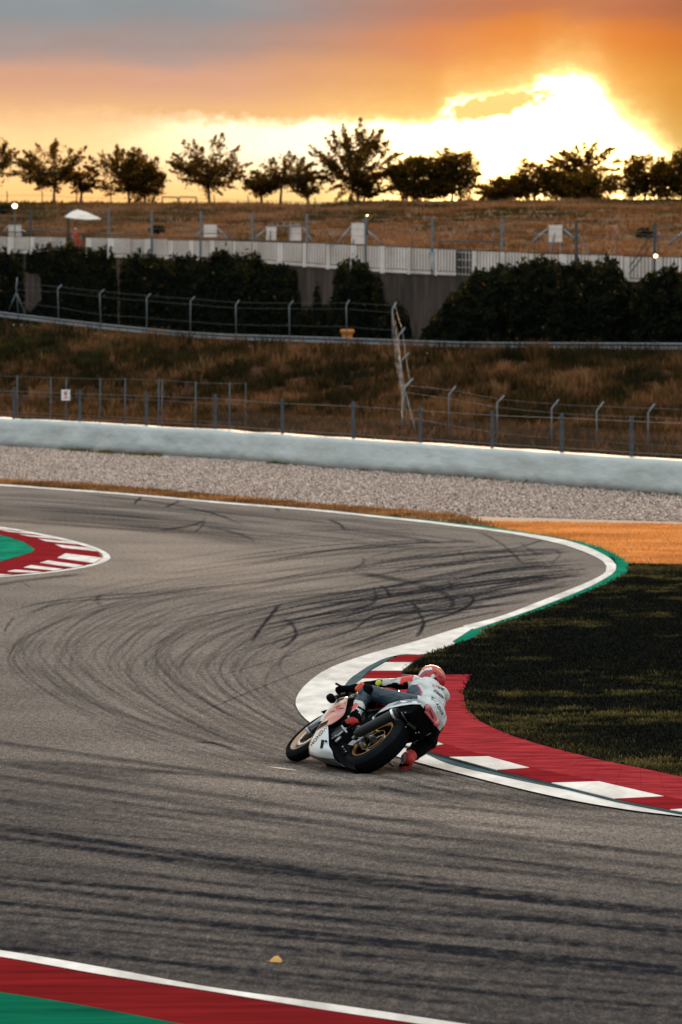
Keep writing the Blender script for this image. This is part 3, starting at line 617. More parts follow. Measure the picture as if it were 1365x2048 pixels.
# ------------------------------------------------------------------ barrier, slope, road, retaining wall, hill
BAR_T = [(-400, 800), (0, 837), (246, 850), (480, 864), (696, 877.5), (930, 893), (1138, 907.5), (1365, 923), (1800, 955)]
m_pad = material('barrier_cover', (.45, .50, .49), .6, col2=(.395, .445, .44), vscale=.9, stretch=(1, .12, 1.3), bump=.6, bscale=1.6, bumpdist=.15, spec=.3)
xs = np.arange(-380, 1781, 4.0)
yb = ipe(xs, BAR_B); yt = ipe(xs, BAR_T)
foot = gnd_v(xs, yb); Yd = foot[:, 1]
topz = HC + (HR - yt) / F * Yd
tang = np.gradient(foot[:, :2], axis=0); tang /= np.linalg.norm(tang, axis=1)[:, None]; back = np.stack([-tang[:, 1], tang[:, 0]], 1)
back *= np.sign(back[:, 1:2])
wav = np.cumsum(RNG.normal(0, 1, len(xs))); sm_ = lambda a_, k: np.convolve(np.pad(a_, k, 'edge'), np.ones(2 * k + 1) / (2 * k + 1), 'valid')
dist = np.concatenate([[0], np.cumsum(np.linalg.norm(np.diff(foot[:, :2], axis=0), axis=1))])
prof = [(-.0, 0.0), (-.10, .10), (-.14, .25), (-.08, .42), (-.03, .62), (0, .85), (.06, .96), (.18, 1.0), (.55, .995), (.9, .98), (.92, 0)]
rows = []
for d_, f_ in prof:
    lump = (vnoise(dist, dist * 0 + d_ * 3, 1.6, 11) - .5) * .5 + (vnoise(dist, dist * 0 + f_ * 4, .7, 12) - .5) * .25
    off = d_ + lump * (.35 if .05 < f_ < .6 else .10) * (1 if d_ < .2 else 0)
    lift = (vnoise(dist, dist * 0, 3.0, 13) - .5) * .05 if f_ > .9 else 0
    rows.append(np.stack([foot[:, 0] + back[:, 0] * off, foot[:, 1] + back[:, 1] * off, topz * f_ + lift], 1))
me = grid_mesh(np.array(rows)[::-1], 'safety_barrier')
bm = bmesh.new(); bm.from_mesh(me); bmesh.ops.recalc_face_normals(bm, faces=bm.faces[:]); bm.to_mesh(me); bm.free()
bar = empty('safety_barrier', foot[len(xs) // 2], 'long low pale grey-white padded crash barrier between gravel and slope', 'barrier')
binv = Matrix.Translation(-Vector(bar.location))
# the cover is made of long lengths laid end to end
cuts = [0, 78, 150, 236, 318, 402, 470, len(xs) - 1]
for i in range(len(cuts) - 1):
    seg = np.array(rows)[::-1][:, cuts[i]:cuts[i + 1] + 1].copy(); 
    seg[:, 0] += 0; seg += (RNG.normal(0, .003), 0, RNG.normal(0, .006)); 
    m_ = grid_mesh(seg, 'cover'); m_.transform(binv); bm = bmesh.new(); bm.from_mesh(m_); bmesh.ops.recalc_face_normals(bm, faces=bm.faces[:]); bm.to_mesh(m_); bm.free()
    link('cover', m_, m_pad, bar)
bpy.data.meshes.remove(me)

def sF(y0, y1, x): return y0 + (y1 - y0) * np.asarray(x, float) / 1365.0
def Yfoot(x): return F / sF(40.0, 53.0, x)
def Yguard(x): return F / sF(36.0, 45.0, x)
def Ywall(x): return F / sF(30.0, 43.0, x)
G_TOP = [(0, 623.5), (105, 636), (211, 648), (352, 662), (450, 668), (675, 675), (930, 684), (1365, 686)]
G_BOT = [(0, 634.5), (105, 647), (211, 660), (352, 673.5), (450, 680), (675, 688), (930, 696.5), (1365, 701)]
W_TOP = [(0, 505), (225, 514.5), (545, 527), (738, 543), (930, 552), (1258, 562.5), (1365, 569)]
def zrow(row, Y): return HC + (HR - np.asarray(row, float)) / F * Y
def zguard(x): return zrow(ipe(x, G_BOT) + 17, Yguard(x))
def zwall(x): return zrow(ipe(x, W_TOP), Ywall(x))
cx_ = np.arange(-420, 1800, 7.0)
Yb = np.interp(cx_, xs, Yd) + 1.1
def colrows(T, seedk):
    out = []
    for t_ in T:
        # t in 0..1 barrier back->foot, 1..2 foot->guardrail, 2..3 guardrail->wall base
        if t_ <= 1: Y = Yb + (Yfoot(cx_) - Yb) * t_; z = -.02 + .25 * t_ + 0 * Y
        elif t_ <= 2: Y = Yfoot(cx_) + (Yguard(cx_) - Yfoot(cx_)) * (t_ - 1); s_ = (t_ - 1); s2 = s_ * s_ * (3 - 2 * s_) * .55 + s_ * .45; z = .23 + (zguard(cx_) - .1 - .23) * s2
        else: Y = Yguard(cx_) + (Ywall(cx_) - Yguard(cx_)) * (t_ - 2); z = zguard(cx_) - .1 + .25 * (t_ - 2)
        X = (cx_ - CX) / F * Y
        amp = .0 if t_ >= 1.97 or t_ < .02 else (.55 if t_ > 1 else .1 + .15 * t_) * min(1, (1.97 - t_) * 6)
        z = z + amp * ((vnoise(X, Y, 2.2, 21) - .5) * 1.1 + (vnoise(X, Y, .8, 22) - .5) * .5)
        out.append(np.stack([X, Y, z], 1))
    return np.array(out)
T_ = np.concatenate([np.linspace(0, 1, 40)[:-1], np.linspace(1, 2, 90)[:-1], np.linspace(2, 3, 10)])
SL = colrows(T_, 0)
m_slope = bpy.data.materials.new('slope_soil'); m_slope = material('slope_soil', (.075, .032, .015), 1, col2=(.020, .012, .008), vscale=.9, detail=7, bump=.8, bscale=2.5, bumpdist=.15, spec=.05)
tag(link('slope', grid_mesh(SL, 'slope'), m_slope), kind='structure')
# tufts on the slope
nT = 11000
tx = RNG.uniform(-120, 1490, nT); tt_ = RNG.uniform(.35, 1.97, nT) ** 1.0
ii = np.clip((tx - cx_[0]) / 7.0, 0, len(cx_) - 1.01); i0 = ii.astype(int)
jj = np.clip(np.interp(tt_, T_, np.arange(len(T_))), 0, len(T_) - 1.01); j0 = jj.astype(int); fj = (jj - j0)[:, None]; fi = (ii - i0)[:, None]
PT = (SL[j0, i0] * (1 - fi) + SL[j0, i0 + 1] * fi) * (1 - fj) + (SL[j0 + 1, i0] * (1 - fi) + SL[j0 + 1, i0 + 1] * fi) * fj
greenish = vnoise(PT[:, 0], PT[:, 1] * .6, 2.6, 31); bare = vnoise(PT[:, 0] + 7, PT[:, 1] * .5, 1.5, 32)
ytop = (tt_ > 1.8)
keep = (bare > .14) | ytop; PT = PT[keep]; greenish = greenish[keep]; ytop = ytop[keep]; tt2 = tt_[keep]
ht = RNG.uniform(.26, .72, len(PT)) * (1 + .5 * ytop)
rightg = np.clip((CX + F * PT[:, 0] / PT[:, 1] - 500) / 900, 0, 1) * .12
tint = np.clip(.28 - (greenish - .52 + rightg) * 1.0 * (.4 + tt2 / 2.4) - .15 * ytop + RNG.normal(.10, .22, len(PT)), 0, 1)
m_tuft = tint_material('slope_grass', [(0, (.007, .009, .005)), (.2, (.024, .022, .008)), (.4, (.050, .031, .012)), (.7, (.110, .063, .027)), (1, (.23, .125, .065))], .9, trans=.15, spec=.05)
tag(link('slope_grass', blades('slope_grass', PT[:, 0], PT[:, 1], PT[:, 2] - .02, ht, .042, 20, .24, tint, .36), m_tuft), 'clumps of dry brown and green grass covering the slope below the guardrail', 'grass', kind='stuff')
# low dark weeds along the top edge of the slope
nT = 700; tx = RNG.uniform(-80, 1450, nT); e_ = RNG.uniform(.80, .99, nT); left = tx < 420; e_ = np.where(left, RNG.uniform(.62, .99, nT), e_)
Yq = Yfoot(tx) + (Yguard(tx) - Yfoot(tx)) * e_; s_ = e_; s2 = s_ * s_ * (3 - 2 * s_) * .55 + s_ * .45; zq = .23 + (zguard(tx) - .33) * s2 - .05
m_bushy = tint_material('low_weed', [(0, (.010, .016, .007)), (.5, (.028, .038, .012)), (1, (.085, .075, .022))], .9, trans=.1, spec=.05)
tag(link('slope_weeds', blades('slope_weeds', (tx - CX) / F * Yq, Yq, zq, RNG.uniform(.25, .62, nT) * np.where(left, 1.1, .85), .05, 46, .38, np.clip(RNG.normal(.4, .25, nT), 0, 1), .5), m_bushy), 'dark green weeds along the top edge of the slope', 'weeds', kind='stuff')
# stones lying on the slope
m_rock = material('pale_rock', (.42, .36, .30), .9, col2=(.25, .20, .16), vscale=4, bump=.6, bscale=8)
for (px_, row, sz, lab) in ((473, 715, .30, 'pale block of stone in the weeds under the guardrail, nearest the middle bent posts'), (400, 725, .20, 'small reddish rock on the upper slope below the left guardrail'), (862, 709, .26, 'flat pale stone just below the guardrail, right of the leaning fence line')):
    Y = float(Yguard(px_)) - 4; c = at(px_, row, Y); k_ = bmesh.new(); bmesh.ops.create_icosphere(k_, subdivisions=2, radius=sz)
    for v_ in k_.verts: v_.co *= 1 + random.uniform(-.18, .18); v_.co.z *= .45; v_.co.x *= 1.2
    me_ = bpy.data.meshes.new('rock'); k_.to_mesh(me_); k_.free(); o = link('rock', me_, m_rock); o.location = c; tag(o, lab, 'rock')
# pale concrete ditch edge in front of the guardrail on the left
m_conc = material('pale_concrete', (.26, .23, .20), .9, col2=(.15, .135, .12), vscale=1.2, bump=.4, bscale=12)
xx = np.arange(-100, 560, 20.0); Y0 = Yguard(xx); A_ = at_v(xx, ipe(xx, G_BOT) + 9, Y0 + 1.2); B_ = at_v(xx, ipe(xx, G_BOT) + np.interp(xx, [0, 300, 560], [17, 21, 14]), Y0 - .5)
P4 = [B_ - np.array([0, 0, .25]), B_, A_, A_ - np.array([0, 0, .3])]
o = link('road_edge', grid_mesh(np.array(P4), 'road_edge', False), m_conc); o['kind'] = 'structure'
# service road
tq = np.linspace(0, 1, 6); RD = []
for t_ in tq:
    Y = Yguard(cx_) + .3 + (Ywall(cx_) - Yguard(cx_) - .6) * t_; RD.append(np.stack([(cx_ - CX) / F * Y, Y, zguard(cx_) - .05 + .25 * t_], 1))
tag(link('service_road', grid_mesh(np.array(RD), 'service_road'), material('road_asphalt', (.07, .065, .06), .9, col2=(.04, .04, .038), vscale=.8)), kind='structure')

# retaining wall in cast lengths
m_wall = material('stained_concrete', (.085, .062, .048), .92, col2=(.022, .018, .015), vscale=.75, stretch=(1.4, 1.4, .35), detail=8, bump=.5, bscale=6, bumpdist=.04, spec=.1)
wl = empty('retaining_wall', at(682, 690, float(Ywall(682))), 'tall stained grey concrete retaining wall showing between the dark bushes', 'wall'); winv = Matrix.Translation(-Vector(wl.location))
wx_ = list(np.arange(-400, 1800, 92.0))
for i in range(len(wx_) - 1):
    a_, b_ = wx_[i] + .12, wx_[i + 1] - .12
    vs = []
    for x_ in (a_, b_):
        Y = float(Ywall(x_)); zt = float(zwall(x_)); zb = float(zguard(x_)) - .3
        X0 = (x_ - CX) / F * Y
        vs += [(X0, Y - .12, zb), (X0, Y, zt - .12), (X0, Y - .08, zt - .12), (X0, Y - .08, zt), (X0, Y + .5, zt), (X0, Y + .5, zb)]
    vs = [winv @ Vector(q_) for q_ in vs]
    k_ = MB(); k_.add(vs, [(j, j + 1, j + 7, j + 6) for j in range(5)] + [(0, 5, 4, 3, 2, 1), (6, 7, 8, 9, 10, 11)])
    me_ = k_.mesh('wall_panel'); bm = bmesh.new(); bm.from_mesh(me_); bmesh.ops.recalc_face_normals(bm, faces=bm.faces[:]); bm.to_mesh(me_); bm.free(); link('wall_panel', me_, m_wall, wl)

# hill behind
RIDGE = [(-400, 404), (0, 404.5), (200, 405.5), (450, 407), (560, 408.5), (626, 410.5), (648, 409), (661, 406.5), (731, 402.5), (930, 402), (1100, 401), (1365, 398.5), (1800, 396)]
YR = 440.0
def hill_z(px_, Y):
    px_ = np.asarray(px_, float); y0 = Ywall(px_) + 9; zt = zwall(px_) - .05; zr = zrow(ipe(px_, RIDGE), YR)
    t_ = np.clip((Y - y0) / (YR - y0), 0, 1.0); z = zt + (zr - zt) * (t_ ** .92)
    z = z + np.where(t_ < 1, 0.45 * np.sin(np.pi * t_) * (vnoise(px_ / F * Y, Y, 7, 41) + .6 * vnoise(px_ / F * Y, Y, 2.5, 42) - .8), 0)
    return np.where(Y > YR, zr - (Y - YR) * .02, z)
HL = []; hx = np.arange(-330, 2000, 9.0)
for t_ in np.concatenate([np.linspace(0, 1, 90), [1.03, 1.2, 2.2, 6]]):
    y0 = Ywall(hx) + .45; Y = y0 + (YR - y0) * t_; HL.append(np.stack([(hx - CX) / F * Y, Y, hill_z(hx, Y)], 1))
HL = np.array(HL)
m_hill = material('hill_soil', (.17, .085, .045), 1, col2=(.040, .036, .016), vscale=.22, detail=9, stretch=(1, .5, 1), bump=.8, bscale=1.4, bumpdist=.2, spec=.03)
tag(link('hill', grid_mesh(HL, 'hill'), m_hill), kind='structure')
nT = 9000; tx = RNG.uniform(-120, 1490, nT); Y = Ywall(tx) + 8 + (YR - 1 - Ywall(tx) - 8) * RNG.random(nT) ** .9; X = (tx - CX) / F * Y
gm = vnoise(X, Y * .5, 6, 51) * .6 + vnoise(X, Y * .5, 2, 52) * .4
row_ = HR - (hill_z(tx, Y) - HC) / Y * F
gr_zone = np.exp(-((row_ - 432) / 14) ** 2) * .35 * np.clip((tx - 500) / 300, 0, 1)
tint = np.clip(.80 - (gm - .42) * 1.6 - gr_zone + RNG.normal(0, .12, nT), 0, 1)
m_hgrass = tint_material('hill_grass', [(0, (.012, .017, .006)), (.3, (.038, .036, .012)), (.6, (.095, .060, .024)), (.85, (.16, .085, .042)), (1, (.24, .14, .075))], .9, trans=.2, spec=.05)
tag(link('hill_grass', blades('hill_grass', X, Y, hill_z(tx, Y) - .03, RNG.uniform(.12, .38, nT), .07, 9, .5, tint, .6), m_hgrass), 'patchy brown and green grass on the hill below the trees', 'grass', kind='stuff')

# ------------------------------------------------------------------ foliage masses
def leafmesh(name, C_, size, tint, n_up=0.0):
    n = len(C_); a_ = RNG.normal(0, 1, (n, 3)); a_[:, 2] *= .8; a_ /= np.linalg.norm(a_, axis=1)[:, None]
    b_ = RNG.normal(0, 1, (n, 3)); b_ -= (b_ * a_).sum(1)[:, None] * a_; b_ /= np.linalg.norm(b_, axis=1)[:, None]
    s = (np.asarray(size) * RNG.uniform(.6, 1.3, n))[:, None]; cc = np.cross(a_, b_) * .12
    V = np.stack([C_ - a_ * s * .6, C_ + b_ * s * .33 + cc * s, C_ + a_ * s * .6, C_ - b_ * s * .33 + cc * s], 1)
    Q = (np.arange(n) * 4)[:, None] + np.arange(4)[None]
    me_ = bpy.data.meshes.new(name); fast_mesh(me_, V.reshape(-1, 3), Q); attr(me_, 'tint', np.repeat(np.clip(tint, 0, 1), 4)); return me_
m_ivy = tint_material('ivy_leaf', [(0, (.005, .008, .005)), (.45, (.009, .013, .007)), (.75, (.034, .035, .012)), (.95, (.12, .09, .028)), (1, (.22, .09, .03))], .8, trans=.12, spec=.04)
m_ivycore = material('foliage_shade', (.005, .006, .005), 1, spec=0)
m_stem = material('bark', (.035, .026, .018), .95, bump=.6, bscale=20)
def ivy(top, bot, thick, label, n, holes=(), ragged=5, cat='ivy', name='ivy_mass'):
    """top/bot: outline heights along the wall; the mass bulges out from the wall by thick metres"""
    x0, x1 = top[0][0], top[-1][0]
    root = empty(name, at((x0 + x1) / 2, ip((x0 + x1) / 2, bot), float(Ywall((x0 + x1) / 2)) - .5), label, cat, 'ivy and bushes on the retaining wall')
    inv = -np.array(root.location)
    def bulge(x, v_):                                     # v_: 0 bottom, 1 top
        ex = np.clip(np.minimum(x - x0, x1 - x) / 30.0, 0, 1)
        return thick * np.sqrt(np.clip(ex, 0.02, 1)) * (.55 + .45 * np.sin(np.clip(1 - v_, 0, 1) * 2.6)) * (.7 + .6 * vnoise(x, v_ * 150, 34, 61))
    # core: near-black sheet painting in the shade behind the leaves
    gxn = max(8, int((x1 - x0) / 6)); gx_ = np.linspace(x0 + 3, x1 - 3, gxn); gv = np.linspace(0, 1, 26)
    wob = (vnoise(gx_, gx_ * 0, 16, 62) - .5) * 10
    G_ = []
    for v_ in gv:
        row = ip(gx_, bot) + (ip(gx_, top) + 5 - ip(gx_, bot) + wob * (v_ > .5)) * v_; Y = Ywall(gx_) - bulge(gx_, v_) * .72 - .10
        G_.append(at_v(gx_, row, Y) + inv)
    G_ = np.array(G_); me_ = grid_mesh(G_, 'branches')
    if holes:
        bm = bmesh.new(); bm.from_mesh(me_); kill = []
        for f_ in bm.faces:
            c = f_.calc_center_median() + Vector(root.location); a_, b_ = proj(c)
            if any(inpoly(np.array([a_]), np.array([b_]), h_)[0] for h_ in holes): kill.append(f_)
        bmesh.ops.delete(bm, geom=kill, context='FACES'); bm.to_mesh(me_); bm.free()
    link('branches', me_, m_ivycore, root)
    x = RNG.uniform(x0 - 3, x1 + 3, n); v_ = RNG.random(n) ** .85; row = ip(x, bot) + (ip(x, top) - ip(x, bot)) * v_
    row += RNG.normal(0, 3, n) + (vnoise(x, x * 0, 16, 62) - .5) * 10 * (v_ > .5) - (v_ > .93) * np.abs(RNG.normal(0, ragged, n)) * (vnoise(x, x * 0, 9, 65) > .45)
    ok = np.ones(n, bool)
    for h_ in holes: ok &= ~inpoly(x, row, h_)
    x, v_, row = x[ok], v_[ok], row[ok]
    clump = vnoise(x, row, 13, 63); Y = Ywall(x) - bulge(x, v_) * (.72 + .30 * clump) - .12 - RNG.random(len(x)) * .12
    tint = .16 + .50 * clump * (.25 + .75 * v_) + .30 * np.clip(v_ - .72, 0, 1) * 2 + RNG.normal(0, .12, len(x)) + (RNG.random(len(x)) > .985) * .5  # highlights painted in: leaves lighter up the mass and on clumps
    P_ = at_v(x, row, Y) + inv
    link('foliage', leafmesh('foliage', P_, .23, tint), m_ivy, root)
    return root
B0 = [(-150, 640), (0, 648), (230, 672), (420, 690), (600, 702), (900, 706), (1365, 708), (1520, 708)]
ivy([(-140, 502), (-20, 503), (20, 500), (44, 506), (47, 540)], B0, .9, 'dark ivy mass at the far left end of the wall', 5200)
ivy([(56, 507), (72, 499), (90, 503), (112, 494), (135, 493), (160, 501), (190, 500), (215, 498), (228, 510), (232, 560)], B0, 1.0, 'dark ivy mass between two bare strips of wall, below the small parasol', 9000, holes=[[(40, 545), (80, 545), (84, 600), (60, 625), (35, 600)]])
ivy([(243, 530), (247, 514), (290, 511), (330, 514), (380, 517), (415, 513), (428, 503), (436, 508), (450, 503), (462, 510), (490, 514), (520, 516), (535, 528), (575, 530), (588, 540), (597, 600), (604, 640)], B0, 1.3, 'longest ivy mass on the wall, left of the orange bin', 17000, holes=[[(216, 592), (235, 588), (240, 615), (226, 630), (216, 622)]])
ivy([(595, 655), (610, 612), (625, 618), (634, 560), (640, 615), (655, 610), (668, 605), (676, 560)], B0, .6, 'low sparse ivy at the foot of the bare brown wall', 2600)
ivy([(670, 565), (676, 542), (688, 530), (705, 525), (722, 526), (735, 532), (741, 548), (745, 590)], B0, 1.5, 'rounded dark bush standing against the wall behind the orange bin', 4200, cat='bush', name='bush')
ivy([(742, 560), (750, 556), (762, 560), (764, 600), (790, 612), (812, 625), (825, 680)], B0, .7, 'thin ivy with yellowed leaves right of the rounded bush', 2600)
ivy([(836, 700), (850, 665), (872, 632), (900, 600), (930, 570), (948, 545), (975, 537), (1010, 535), (1045, 528), (1065, 521), (1095, 525), (1120, 527), (1150, 525), (1165, 530), (1190, 528), (1215, 525), (1232, 532), (1240, 548), (1252, 562), (1262, 600)], B0, 2.6, 'largest dark bush, hiding the wall on the right', 17000, holes=[[(998, 646), (1006, 637), (1014, 640), (1018, 655), (1010, 672), (996, 664)]], cat='bush', name='bush')
ivy([(1255, 600), (1268, 572), (1290, 560), (1310, 552), (1335, 546), (1342, 530), (1350, 532), (1356, 548), (1400, 550), (1500, 545)], B0, 2.2, 'dark bush at the right end of the wall, under the small lit lamp', 6500, cat='bush', name='bush')
# ------------------------------------------------------------------ metal things
m_galv = material('galvanised_steel', (.22, .245, .26), .5, .5, col2=(.13, .15, .16), vscale=6)
m_galvd = material('weathered_steel', (.075, .095, .11), .6, .3, col2=(.04, .055, .065), vscale=6)
m_rust = material('rusty_steel', (.085, .045, .03), .8, .1, col2=(.04, .025, .02), vscale=5)
m_wire = material('wire', (.10, .10, .10), .6, .5)
m_board = material('weathered_white_board', (.82, .76, .70), .7, col2=(.58, .52, .46), vscale=1.0, stretch=(1, 1, .4), bump=.3, bscale=5, spec=.2)
def local(o, P): return [tuple(np.asarray(p, float) - np.array(o.location)) for p in P]
# guardrail: W-beam lengths and posts
gr_ = empty('guardrail', at(682, 700, float(Yguard(682))), 'long steel guardrail with two ribs along the top of the slope', 'guardrail')
gp = [-128, 10, 112, 166, 284, 406, 534, 672, 821, 978, 1144, 1316, 1495]
gp = [-112, 10, 112, 200, 288, 406, 534, 672, 821, 978, 1144, 1316, 1495]
wprof = [(0, 1.0), (-.05, .93), (-.05, .80), (0, .68), (.035, .60), (.035, .42), (0, .34), (-.05, .22), (-.05, .08), (0, 0)]
for i in range(len(gp) - 1):
    q_ = np.linspace(gp[i] + .4, gp[i + 1] - .4, 6); Y = Yguard(q_); zt = zrow(ipe(q_, G_TOP), Y); zb = zrow(ipe(q_, G_BOT), Y)
    R_ = []
    for d_, f_ in wprof:
        R_.append(np.stack([(q_ - CX) / F * Y + d_ * .25, Y + d_ * 1.0, zb + (zt - zb) * f_], 1) - np.array(gr_.location))
    b_ = [r__ + np.array([.0, .012, 0]) for r__ in R_[::-1]]
    me_ = grid_mesh(np.array(R_ + b_ + [R_[0]]), 'rail_beam', False); bm = bmesh.new(); bm.from_mesh(me_); bmesh.ops.recalc_face_normals(bm, faces=bm.faces[:]); bm.to_mesh(me_); bm.free()
    link('rail_beam', me_, m_galv, gr_)
for p_ in gp[1:-1]:
    Y = float(Yguard(p_)); zt = float(zrow(ipe(p_, G_TOP) - 1.5, Y)); zb = float(zguard(p_)) - .3; X = (p_ - CX) / F * Y
    k_ = MB(); c = np.array([X, Y + .13, (zt + zb) / 2]) - np.array(gr_.location)
    for dx, dy, w_, d_ in ((-.055, 0, .012, .12), (0, -.05, .12, .012), (.055, 0, .012, .12)): k_.box(c + np.array([dx, dy, 0]), (w_, d_, zt - zb))
    k_.obj('rail_post', m_galvd, gr_)
# bent-top posts
def bent(bend, tip, base_row, Y, label, r=.028, mat=None, lead=None):
    A_ = at(bend[0], bend[1], Y); T2 = at(tip[0], tip[1], Y + .12); B_ = at(lead if lead is not None else bend[0] + 2.0, base_row, Y)
    return A_, T2, B_
def fence_line(name, label, posts, cat, mat, wires=(), r=.028, wmat=None):
    """posts: (bend px, bend row, tip px, tip row, base px, base row, Y)"""
    root = empty(name, at(posts[len(posts) // 2][4], posts[len(posts) // 2][5], posts[len(posts) // 2][6]), label, cat)
    lc = np.array(root.location); J = []
    for (bx_, br_, tx_, tr_, sx_, sr_, Y) in posts:
        A_, T2, B_ = at(bx_, br_, Y), at(tx_, tr_, Y + .1), at(sx_, sr_, Y); k_ = MB()
        k_.tube([B_ - lc, A_ - lc, T2 - lc], [r, r, r * .8], 8); po = k_.obj('post', mat, root)
        J.append((A_, T2, B_))
    for f_ in wires:
        for i in range(len(J) - 1):
            P_ = []
            for A_, T2, B_ in (J[i], J[i + 1]): P_.append((B_ + (A_ - B_) * f_ if f_ <= 1 else A_ + (T2 - A_) * (f_ - 1)) - lc)
            mid = (P_[0] + P_[1]) / 2 - np.array([0, 0, .015]); k_ = MB(); k_.tube([P_[0], mid, P_[1]], .006, 4, cap=False); k_.obj('wire', wmat or m_wire, root)
    return root, J
def Yg(x, d=-.6): return float(Yguard(x)) + d
UP_ = [(33, 575, 35, 555, 38, 640), (116, 578, 124, 569, 118, 660), (200, 587, 209, 578.5, 203, 680), (294, 595.5, 302, 587, 294, 684), (381.5, 602, 390, 593, 381, 694), (472, 610, 479, 600, 473, 697), (579, 611, 587, 601, 580, 700), (693, 611, 699, 600, 695, 705), (785, 618, 793, 603.5, 786, 712)]
r_f, J1 = fence_line('road_fence', 'wire fence of thin bent-top posts in front of the left guardrail', [(*p_, Yg(p_[0])) for p_ in UP_], 'fence', m_galv, (.93, .55, 1.5))
k_ = MB(); lc = np.array(r_f.location)
for a_, b_, c_ in ((33, 18, 620), (33, 50, 625)): k_.tube([at(a_, 585, Yg(33)) - lc, at(b_, c_, Yg(33)) - lc], .022, 6)
k_.obj('brace', m_galv, r_f)
DN = [(797, 672, 811, 655, 800, 765, 240.0), (802, 722, 819, 705, 804, 820, 228.0), (810, 773, 827, 757, 805, 874, 216.0)]
r_d, J2 = fence_line('slope_fence', 'leaning wire fence running straight down the slope, seen end on', [(785.5, 620, 793, 604, 786.5, 712, Yg(785) - .3)] + DN, 'fence', m_galv, (.97, .8, .6, .4, .2, .05, 1.6), r=.036)
k_ = MB(); lc = np.array(r_d.location); k_.tube([at(812, 785, 216) - lc, at(839, 892, 215) - lc], .02, 6); k_.obj('brace', m_galv, r_d)
LW = [(899, 788, 912, 772, 898, 912, 203.0), (995, 806, 1009, 791, 995, 925, 196.), (1104, 817, 1118, 799, 1104, 935, 190.), (1194, 822, 1208, 803, 1194, 942, 186.), (1297, 825, 1310, 807.5, 1297, 952, 181.), (1400, 829, 1412, 811, 1400, 960, 177.)]
r_l, J3 = fence_line('lower_fence', 'wire fence of bent-top posts at the foot of the slope behind the barrier', [(810, 776, 820, 765, 806, 890, 214.)] + LW, 'fence', m_galv, (.93, .5, 1.5))
# debris fence on the barrier: thick short posts with chain link, thin tall ones on the left
def Ybar(x): return float(np.interp(x, xs, Yd))
r_b = empty('catch_fence', at(700, 900, Ybar(700) + 1.2), 'chain-link debris fence with dark steel posts standing behind the barrier', 'fence'); lc = np.array(r_b.location)
SH = [(28, 774), (160, 779), (293, 783), (431, 788), (565, 798), (707, 803), (841, 812), (985, 821), (1124, 826), (1264, 832), (1408, 838)]; SH = [(-106, 770)] + SH
for x_, tr_ in SH:
    Y = Ybar(x_) + 1.25; A_ = at(x_, tr_, Y); k_ = MB(); B_ = np.array([A_[0], A_[1], 0]); w_ = .095
    k_.box((A_ + B_) / 2 - lc, (w_, .05, A_[2]))
    k_.box((A_ + B_) / 2 - lc + np.array([0, .05, 0]), (.02, .05, A_[2])); k_.box(A_ - lc + np.array([0, -.0, -.12]), (w_ + .04, .09, .05)); k_.obj('post', m_galvd, r_b)
for f_ in (.93, .52):
    for i in range(len(SH) - 1):
        P_ = []
        for x_, tr_ in (SH[i], SH[i + 1]):
            A_ = at(x_, tr_, Ybar(x_) + 1.2); P_.append(np.array([A_[0], A_[1], A_[2] * f_]) - lc)
        k_ = MB(); k_.tube(P_, .007, 4, cap=False); k_.obj('wire', m_wire, r_b)
# mesh strands
V = []; Q = []; xs2 = np.arange(420, 1420, 3.0); Ym = np.interp(xs2, xs, Yd) + 1.15; Pm = np.stack([(xs2 - CX) / F * Ym, Ym], 1)
dm = np.concatenate([[0], np.cumsum(np.linalg.norm(np.diff(Pm, axis=0), axis=1))])
def pm(d_, z): return np.array([np.interp(d_, dm, Pm[:, 0]), np.interp(d_, dm, Pm[:, 1]), z])
tm = MB(); hgt = .85 
for sgn in (1, -1):
    for d0 in np.arange(-2, dm[-1] + 2, .20):
        a_, b_ = pm(np.clip(d0, 0, dm[-1]), .75), pm(np.clip(d0 + sgn * hgt * 2.6, 0, dm[-1]), .75 + hgt)
        w_ = np.array([0, 0, .0035]); tm.add([a_ - w_ - lc, b_ - w_ - lc, b_ + w_ - lc, a_ + w_ - lc], [(0, 1, 2, 3)])
o = tm.obj('wire_mesh', material('mesh_wire', (.05, .045, .04), .8), r_b); o['kind'] = 'stuff'
r_t = empty('tall_fence', at(250, 850, Ybar(250) + 1.6), 'tall fence of slim pale posts and wires behind the left half of the barrier', 'fence'); lc = np.array(r_t.location)
TL = [(-40, 748), (35, 751), (102, 753), (133, 754), (201, 756), (251, 756), (318, 758), (325, 758), (392, 763), (460, 765), (492, 764)]
TP = []
for x_, tr_ in TL:
    Y = Ybar(x_) + 1.6; A_ = at(x_, tr_, Y); TP.append(A_); k_ = MB(); k_.tube([np.array([A_[0] - .02, A_[1], 0]) - lc, A_ - lc], .024 if x_ != 492 else .014, 8); k_.obj('post', m_galvd, r_t)
for f_ in (.985, .72, .48):
    for i in range(len(TP) - 1):
        k_ = MB(); k_.tube([TP[i] * (1, 1, f_) - lc, TP[i + 1] * (1, 1, f_) - lc], .005, 4, cap=False); k_.obj('wire', m_wire, r_t)
